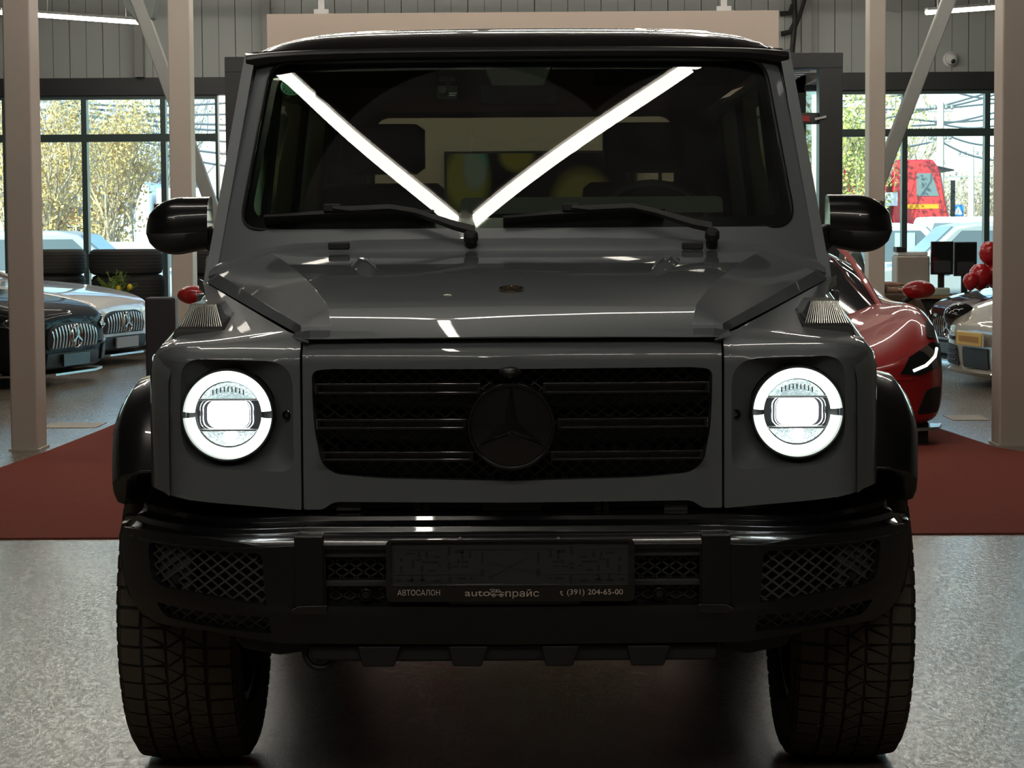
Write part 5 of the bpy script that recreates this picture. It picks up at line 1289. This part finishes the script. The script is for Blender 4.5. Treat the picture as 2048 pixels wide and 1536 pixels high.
skin_mesh('trousers', tj, [(0, 1), (1, 2), (2, 3), (3, 4), (0, 5), (5, 6), (6, 7), (7, 8)], TROU, t)
for i0, i1 in ((17, 18), (22, 23)):
    a, b = Vector(J[i0][0]), Vector(J[i1][0]); part('shoe', MB().tube([a + V(-.05, 0, -.01), a, (a + b) / 2, b + V(.04, 0, 0)], [.03, .045, .045, .03], 12), MT['black'], t, smooth=80)

# ================================================================== the yard outside
GZ = -.35
bark = mat('pale bark', (.52, .42, .30), .9, var=.3, scale=8); barkd = mat('grey bark', (.42, .39, .36), .9, var=.3)
leafg = mat('golden leaves', (.78, .56, .24), .8, var=.35, scale=3); leafy = mat('yellow green leaves', (.50, .52, .16), .8, var=.3, scale=3); leafb = mat('faded brown leaves', (.62, .54, .42), .9, var=.3)
def tree(label, x, y, h, seed, leaf, nleaf, bk, spread=.5, multi=5, group='bare golden trees outside the windows', lsz=.09, name='tree'):
    rs = random.Random(seed); t = thing(name, label, 'tree', (x, y, GZ), group=group)
    wd = MB(); tips = []
    def grow(p, d, L, r, dep):
        n = 3; pts = [p]; q = p
        for i in range(n):
            d = (d + V(rs.uniform(-1, 1), rs.uniform(-1, 1), rs.uniform(-.3, .9)) * .16).normalized(); q = q + d * L / n; pts.append(q)
        wd.tube(pts, [r * (1 - .45 * i / n) for i in range(n + 1)], 5 if dep < 2 else 3, False)
        if dep >= 1: tips.extend(pts[1:])
        if dep < 4:
            for k in range(rs.choice((2, 3, 3)) if dep else 4):
                dd = (d + V(rs.uniform(-1, 1), rs.uniform(-1, 1), rs.uniform(-.2, .8)) * spread * 1.5).normalized()
                grow(pts[rs.choice((1, 2, 3, 3))], dd, L * rs.uniform(.55, .78), r * .55, dep + 1)
    for k in range(multi):
        a = rs.uniform(0, 2 * PI); o = V(math.cos(a), math.sin(a), 0) * (.35 if multi > 1 else 0) * rs.random()
        grow(o, V(o.x * spread, o.y * spread, 1).normalized(), h * rs.uniform(.34, .46), h * .014, 0)
    part('branches', wd, bk, t, recalc=False, smooth=60)
    lf = MB()
    for k in range(nleaf):
        p = rs.choice(tips) + V(rs.gauss(0, .12), rs.gauss(0, .12), rs.gauss(0, .12)); u = V(rs.uniform(-1, 1), rs.uniform(-1, 1), rs.uniform(-1, 1)).normalized(); v_ = u.cross(V(rs.uniform(-1, 1), rs.uniform(-1, 1), rs.uniform(-1, 1))).normalized(); s = lsz * rs.uniform(.6, 1.3)
        lf.face([p - u * s * .5, p + v_ * s * .3, p + u * s * .5, p - v_ * s * .3])
    if nleaf: stuff(part('leaves', lf, leaf, t, recalc=False, smooth=0))
    return t
def ox(px, y): return Q(px, 459, y).x
for i, (px, y, h, lf_, n, lb) in enumerate((
    (5, 48., 6.0, leafg, 3500, 'golden leafed tree at the far left window edge'), (110, 40., 4.9, leafg, 5500, 'tall golden tree in the left window pane'), (165, 49.5, 5.6, leafb, 2200, 'bare brown tree right of the tall golden tree'),
    (220, 43.5, 4.6, leafg, 5000, 'dense golden bush right of the window mullion'), (262, 54., 5.4, leafb, 1500, 'thin bare tree above the white truck'), (318, 60., 5.8, leafb, 300, 'grey bare tree nearest the pillar, over the truck'),
    (60, 53., 6.2, leafb, 2200, 'back row bare tree behind the golden tree'))):
    tree(lb, ox(px, y), y, h, 10 + i, lf_, n, bark if lf_ is leafg else barkd)
for i, (px, y, h, n, lb) in enumerate(((1700, 52., 5.4, 3400, 'yellow green tree in the pane right of the vestibule'), (1738, 68., 5.6, 2600, 'yellow green tree half hidden by the right pillar'), (1795, 78., 7.0, 900, 'pale tree standing behind the red truck'), (1650, 66., 5., 1500, 'low yellow green tree seen through the vestibule'))):
    tree(lb, ox(px, y), y, h, 40 + i, leafy, n, bark, group='yellow green trees outside the right window', lsz=.12)
for i in range(14):                                  # the far birch wood
    y = 88 + (i % 4) * 7; tree('%s slim birch from left in the far wood at the right window' % ORD[i], ox(1890 + i * 11, y), y, 3.6 + 1.2 * random.random(), 70 + i, leafb, 350, bark, .3, 3, 'far birches beyond the road', .16, 'birch_tree')

# brick house and shed on the left
brick = mat('orange brick wall', (.55, .24, .12), .9, var=.2, scale=10); roofm = mat('grey roof sheet', (.34, .33, .33), .7)
def house(px0, px1, pyt, y, label, roof_py, m):
    a, b = Q(px0, pyt, y), Q(px1, pyt, y); t = thing('house', label, 'house', ((a.x + b.x) / 2, y + 3, GZ)); hw = (b.x - a.x) / 2; z1 = a.z - GZ; zr_ = Q(px0, roof_py, y).z - GZ
    part('walls', MB().bb(-hw, hw, -3, 3, 0, z1), m, t, smooth=0)
    part('roof', MB().prism([(-hw - .3, z1 - .1), (hw + .3, z1 - .1), (0, zr_)], lambda x, z: V(x, -3.3, z), lambda x, z: V(x, 3.3, z)), roofm, t, smooth=0)
    for k in (-.5, .45):
        w_ = part('window', MB().bb(hw * k - .45, hw * k + .45, -3.03, -2.98, z1 * .42, z1 * .78), MT['white'], t, smooth=0)
        part('pane', MB().bb(hw * k - .38, hw * k + .38, -3.04, -3.02, z1 * .45, z1 * .75), MT['carglass'], w_, smooth=0)
    part('chimney', MB().bb(hw * .4, hw * .4 + .5, -.4, .2, z1, zr_ + .3), m, t, smooth=0)
house(82, 218, 408, 56., 'orange brick house behind the golden trees', 345, brick)
house(280, 345, 372, 75., 'distant grey house with steep roof over the white truck', 290, mat('pale render', (.6, .58, .54), .9))

# trucks
redp = mat('red truck paint', (.60, .035, .04), .45, coat=.4); whp = mat('white truck paint', (.85, .87, .88), .4, coat=.4)
def truck(label, paint, px0, px1, pyt, pyb, y, face, stripe):
    a, b = Q(px0, pyt, y), Q(px1, pyb, y); cx = (a.x + b.x) / 2; L = b.x - a.x; H = a.z - GZ; t = thing('truck', label, 'truck', (cx, y, GZ)); s = face
    hw = L / 2; z0 = .75; P_ = lambda l: [(s * x, z) for x, z in l]
    cab = P_([(-hw, z0), (hw, z0), (hw + .02, z0 + .9), (hw - .28, H - .25), (hw - .45, H), (-hw + .1, H), (-hw, H - .12)])
    part('cab', MB().prism(cab, lambda x, z: V(x, -1.2, z), lambda x, z: V(x, 1.2, z)), paint, t, bevel=.06, seg=3)
    ws = P_([(hw - .30, H - .30), (hw - .46, H - .30), (hw - .16, z0 + 1.0), (hw + .0, z0 + 1.0)])
    part('windscreen', MB().prism(P_([(hw + .03, z0 + .95), (hw - .245, H - .28), (hw - .27, H - .28), (hw + .0, z0 + .95)]), lambda x, z: V(x, -1.08, z), lambda x, z: V(x, 1.08, z)), MT['carglass'], t, smooth=0)
    dr = part('door', MB().prism(P_([(-hw * .25, z0 + .15), (hw - .12, z0 + .15), (hw - .12, z0 + .95), (hw - .42, H - .32), (-hw * .25, H - .32)]), lambda x, z: V(x, -1.225, z), lambda x, z: V(x, -1.2, z)), paint, t, bevel=.01)
    part('side_window', MB().prism(P_([(-hw * .18, H - .95), (hw - .30, H - .95), (hw - .49, H - .36), (-hw * .18, H - .36)]), lambda x, z: V(x, -1.24, z), lambda x, z: V(x, -1.22, z)), mat('cab window', (.16, .21, .22), .2), dr, smooth=0)
    part('bumper', MB().prism(P_([(hw * .5, .35), (hw + .12, .35), (hw + .12, z0), (hw * .5, z0)]), lambda x, z: V(x, -1.2, z), lambda x, z: V(x, 1.2, z)), paint, t, bevel=.03)
    part('visor', MB().prism(P_([(hw - .35, H - .16), (hw + .12, H - .26), (hw + .12, H - .30), (hw - .35, H - .22)]), lambda x, z: V(x, -1.1, z), lambda x, z: V(x, 1.1, z)), MT['dgrey'], t, smooth=0)
    m2 = MB(); m2.beam((s * (hw + .05), -1.3, H - .55), (s * (hw + .05), -1.3, z0 + .9), .12, .1); part('side_mirror', m2, MT['black'], t)
    if stripe: part('stripe', MB().prism(P_([(-hw * .6, H - 1.28), (hw - .3, H - 1.28), (hw - .3, H - 1.16), (-hw * .6, H - 1.16)]), lambda x, z: V(x, -1.235, z), lambda x, z: V(x, -1.2, z)), mat('orange stripe', (.85, .35, .02), .5), t, smooth=0)
    part('body_box', MB().prism(P_([(-hw - 3.4, .9), (-hw - .15, .9), (-hw - .15, H - .15), (-hw - 3.4, H - .15)]), lambda x, z: V(x, -1.22, z), lambda x, z: V(x, 1.22, z)), paint, t, bevel=.04)
    if stripe: part('white_panel', MB().prism(P_([(-hw - .55, H - 1.2), (-hw + .12, H - 1.2), (-hw + .12, H - .85), (-hw - .55, H - .85)]), lambda x, z: V(x, -1.25, z), lambda x, z: V(x, -1.21, z)), MT['white'], t, smooth=0)
    part('chassis', MB().prism(P_([(-hw - 3.3, .5), (hw, .5), (hw, .8), (-hw - 3.3, .8)]), lambda x, z: V(x, -.5, z), lambda x, z: V(x, .5, z)), MT['black'], t, smooth=0)
    for wx in (hw - .55, -hw - .7, -hw - 2.4):
        for sy in (-1, 1): part('wheel', MB().lathe([(0, -.14), (.3, -.14), (.32, -.11), (.46, -.15), (.5, -.1), (.5, .1), (.46, .15), (.32, .11), (.3, .14), (0, .14)], Matrix.Translation((s * wx, sy * 1.0, .5)), 28, 'y'), MT['rubber'], t)
truck('red truck cab with orange stripe outside the right window', redp, 1772, 1884, 322, 448, 56., 1, True)
truck('white truck with dark windows outside the left window', whp, 238, 318, 366, 470, 50., -1, False)

# parked cars in the yard
def suv(label, paint, x, y, rz, paper=None, h=1.75):
    t = thing('parked_car', label, 'car', (x, y, GZ), rz, 'cars parked in the yard'); L = 4.5
    pr_ = [(-2.25, .35), (2.2, .35), (2.25, .75), (2.1, .98), (1.2, 1.08), (.55, h - .06), (.2, h), (-1.9, h), (-2.15, 1.1), (-2.25, .9)]
    part('body', MB().prism(pr_, lambda x_, z: V(x_, -.85, z), lambda x_, z: V(x_, .85, z)), paint, t, bevel=.08, seg=3)
    gl_ = mat('pale car window', (.16, .20, .23), .15)
    for sy in (-1, 1):
        for wp in ([(.98, 1.08), (.46, h - .14), (-.25, h - .14), (-.25, 1.06)], [(-.35, 1.06), (-.35, h - .14), (-1.75, h - .14), (-1.95, 1.1)]):
            part('side_window', MB().prism(wp, lambda x_, z: V(x_, sy * .84, z), lambda x_, z: V(x_, sy * .865, z)), gl_, t, smooth=0)
        for wx in (-1.4, 1.4): part('wheel', MB().lathe([(0, -.1), (.22, -.1), (.31, -.11), (.34, -.07), (.34, .07), (.31, .11), (.22, .1), (0, .1)], Matrix.Translation((wx, sy * .78, .34)), 24, 'y'), MT['rubber'], t)
        part('mirror', MB().box((.85, sy * .98, 1.12), (.14, .2, .13)), paint, t, bevel=.03)
    part('windscreen', MB().prism([(1.17, 1.09), (.57, h - .08), (.60, h - .07), (1.22, 1.09)], lambda x_, z: V(x_, -.72, z), lambda x_, z: V(x_, .72, z)), gl_, t, smooth=0)
    part('headlamp', MB().box((2.2, -.6, .85), (.12, .3, .14)), MT['white'], t, bevel=.02); part('headlamp', MB().box((2.2, .6, .85), (.12, .3, .14)), MT['white'], t, bevel=.02)
    if paper: part('window_paper', MB().bb(paper[0], paper[0] + .36, -.885, -.87, 1.18, h - .18), mat('pale green paper', (.45, .75, .62), .7), t, smooth=0)
slv = mat('silver yard car', (.55, .58, .60), .4, .3, coat=.5)
suv('silver off-road wagon with green paper in its window, right yard', slv, ox(1960, 33.), 33., rad(180), (-.95,))
suv('white estate with green paper, left of the silver wagon', mat('white yard car', (.8, .82, .82), .4, coat=.5), ox(1775, 37.), 37., 0, (.0,))
suv('pale grey van behind the tyre stacks at left', mat('grey yard car', (.5, .54, .58), .4, coat=.5), ox(110, 33.), 33., 0, None, 1.7)
suv('white hatchback behind the silver wagon near the road', mat('white yard car b', (.78, .8, .8), .4, coat=.5), ox(2010, 47.), 47., 0, None, 1.9)
suv('white car parked behind the second tyre stack', whp, ox(330, 35.), 35., 0, None, 1.5)

# poles, wires, sign
def pole(px, pyt, y, label, arms):
    a = Q(px, pyt, y); t = thing('utility_pole', label, 'pole', (a.x, y, GZ), group='utility poles outside'); h = a.z - GZ
    part('post', MB().tube([(0, 0, 0), (0, 0, h)], [.15, .10], 10), mat('pole wood %d' % px, (.62, .55, .45), .9), t)
    for z, w_ in arms:
        cr = part('crossarm', MB().bb(-w_, w_, -.03, .03, h - z - .025, h - z + .025), mat('weathered arm', (.34, .33, .32), .8), t, smooth=0)
        for k in (-1, -.5, .5, 1): part('insulator', MB().lathe([(0, .16), (.05, .14), (.06, .04), (.03, 0), (0, 0)], Matrix.Translation((k * w_ * .92, 0, h - z + .05)), 8), MT['brace'], cr)
pole(1881, 205, 60., 'thick wooden utility pole in the right window', ((.25, .35), (1.1, .30), (3.7, 1.2)))
pole(1943, 292, 85., 'thin distant utility pole beside the far birches', ((.4, .5), (1.2, 1.3)))
pole(1786, 172, 66., 'ladder-like utility pole left of the brace', ((.2, .8), (.9, .5), (1.6, .4)))
pole(113, 196, 52., 'utility pole with insulators among the golden trees', ((.1, 1.0), (.8, .3)))
wire = mat('dark wire', (.12, .14, .16), .6)
WL = ([((1680, 202), (2000, 150)), ((1680, 250), (2000, 178)), ((1680, 215), (2000, 205)), ((1800, 222), (2000, 186)), ((1800, 252), (2000, 222)), ((1800, 235), (2000, 236)), ((1876, 262), (2000, 292)), ((1876, 280), (2000, 322)), ((1680, 300), (1880, 280)), ((1850, 160), (2000, 200)), ((1870, 245), (2000, 250))],
      [((70, 200), (470, 205)), ((108, 212), (470, 250)), ((108, 218), (470, 262)), ((108, 224), (470, 285)), ((70, 218), (340, 230)), ((108, 207), (470, 228)), ((108, 240), (470, 310)), ((108, 248), (470, 335))])
n_ = 0
for side, nm in zip(WL, ('right', 'left')):
    for k_, (a, b) in enumerate(sorted(side, key=lambda q: q[0][1] + q[1][1])):
        y = 60. if nm == 'right' else 52.
        p, q = Q(*a, y), Q(*b, y); m2 = MB(); pts = [p.lerp(q, k / 8) - V(0, 0, .12 * math.sin(PI * k / 8)) for k in range(9)]; m2.tube(pts, .03, 5)
        tag(part('overhead_wire', m2, wire), '%s overhead wire from the top in the %s window' % (ORD[k_], nm), 'wire', 'overhead wires in the %s window' % nm)
c = Q(1916, 421, 80.); t = thing('road_sign', 'blue square crossing sign on a post in the yard', 'sign', (c.x, 80., GZ))
part('post', MB().tube([(0, .05, 0), (0, .05, c.z - GZ)], .04, 8), MT['steel'], t)
bd = part('plate', MB().box((0, 0, c.z - GZ), (.42, .04, .42)), mat('sign blue', (.05, .25, .60), .5), t, bevel=.02)
part('triangle', MB().prism([(-.16, -.14), (.16, -.14), (0, .16)], lambda a, b: V(a, -.03, c.z - GZ + b), lambda a, b: V(a, -.02, c.z - GZ + b)), MT['white'], bd, smooth=0)
m2 = MB(); k = c.z - GZ; m2.beam((0, -.035, k - .05), (.01, -.035, k + .05), .03, .01); m2.beam((0, -.035, k - .04), (-.05, -.035, k - .12), .02, .01); m2.beam((0, -.035, k - .04), (.045, -.035, k - .12), .02, .01); part('walker', m2, MT['black'], bd)
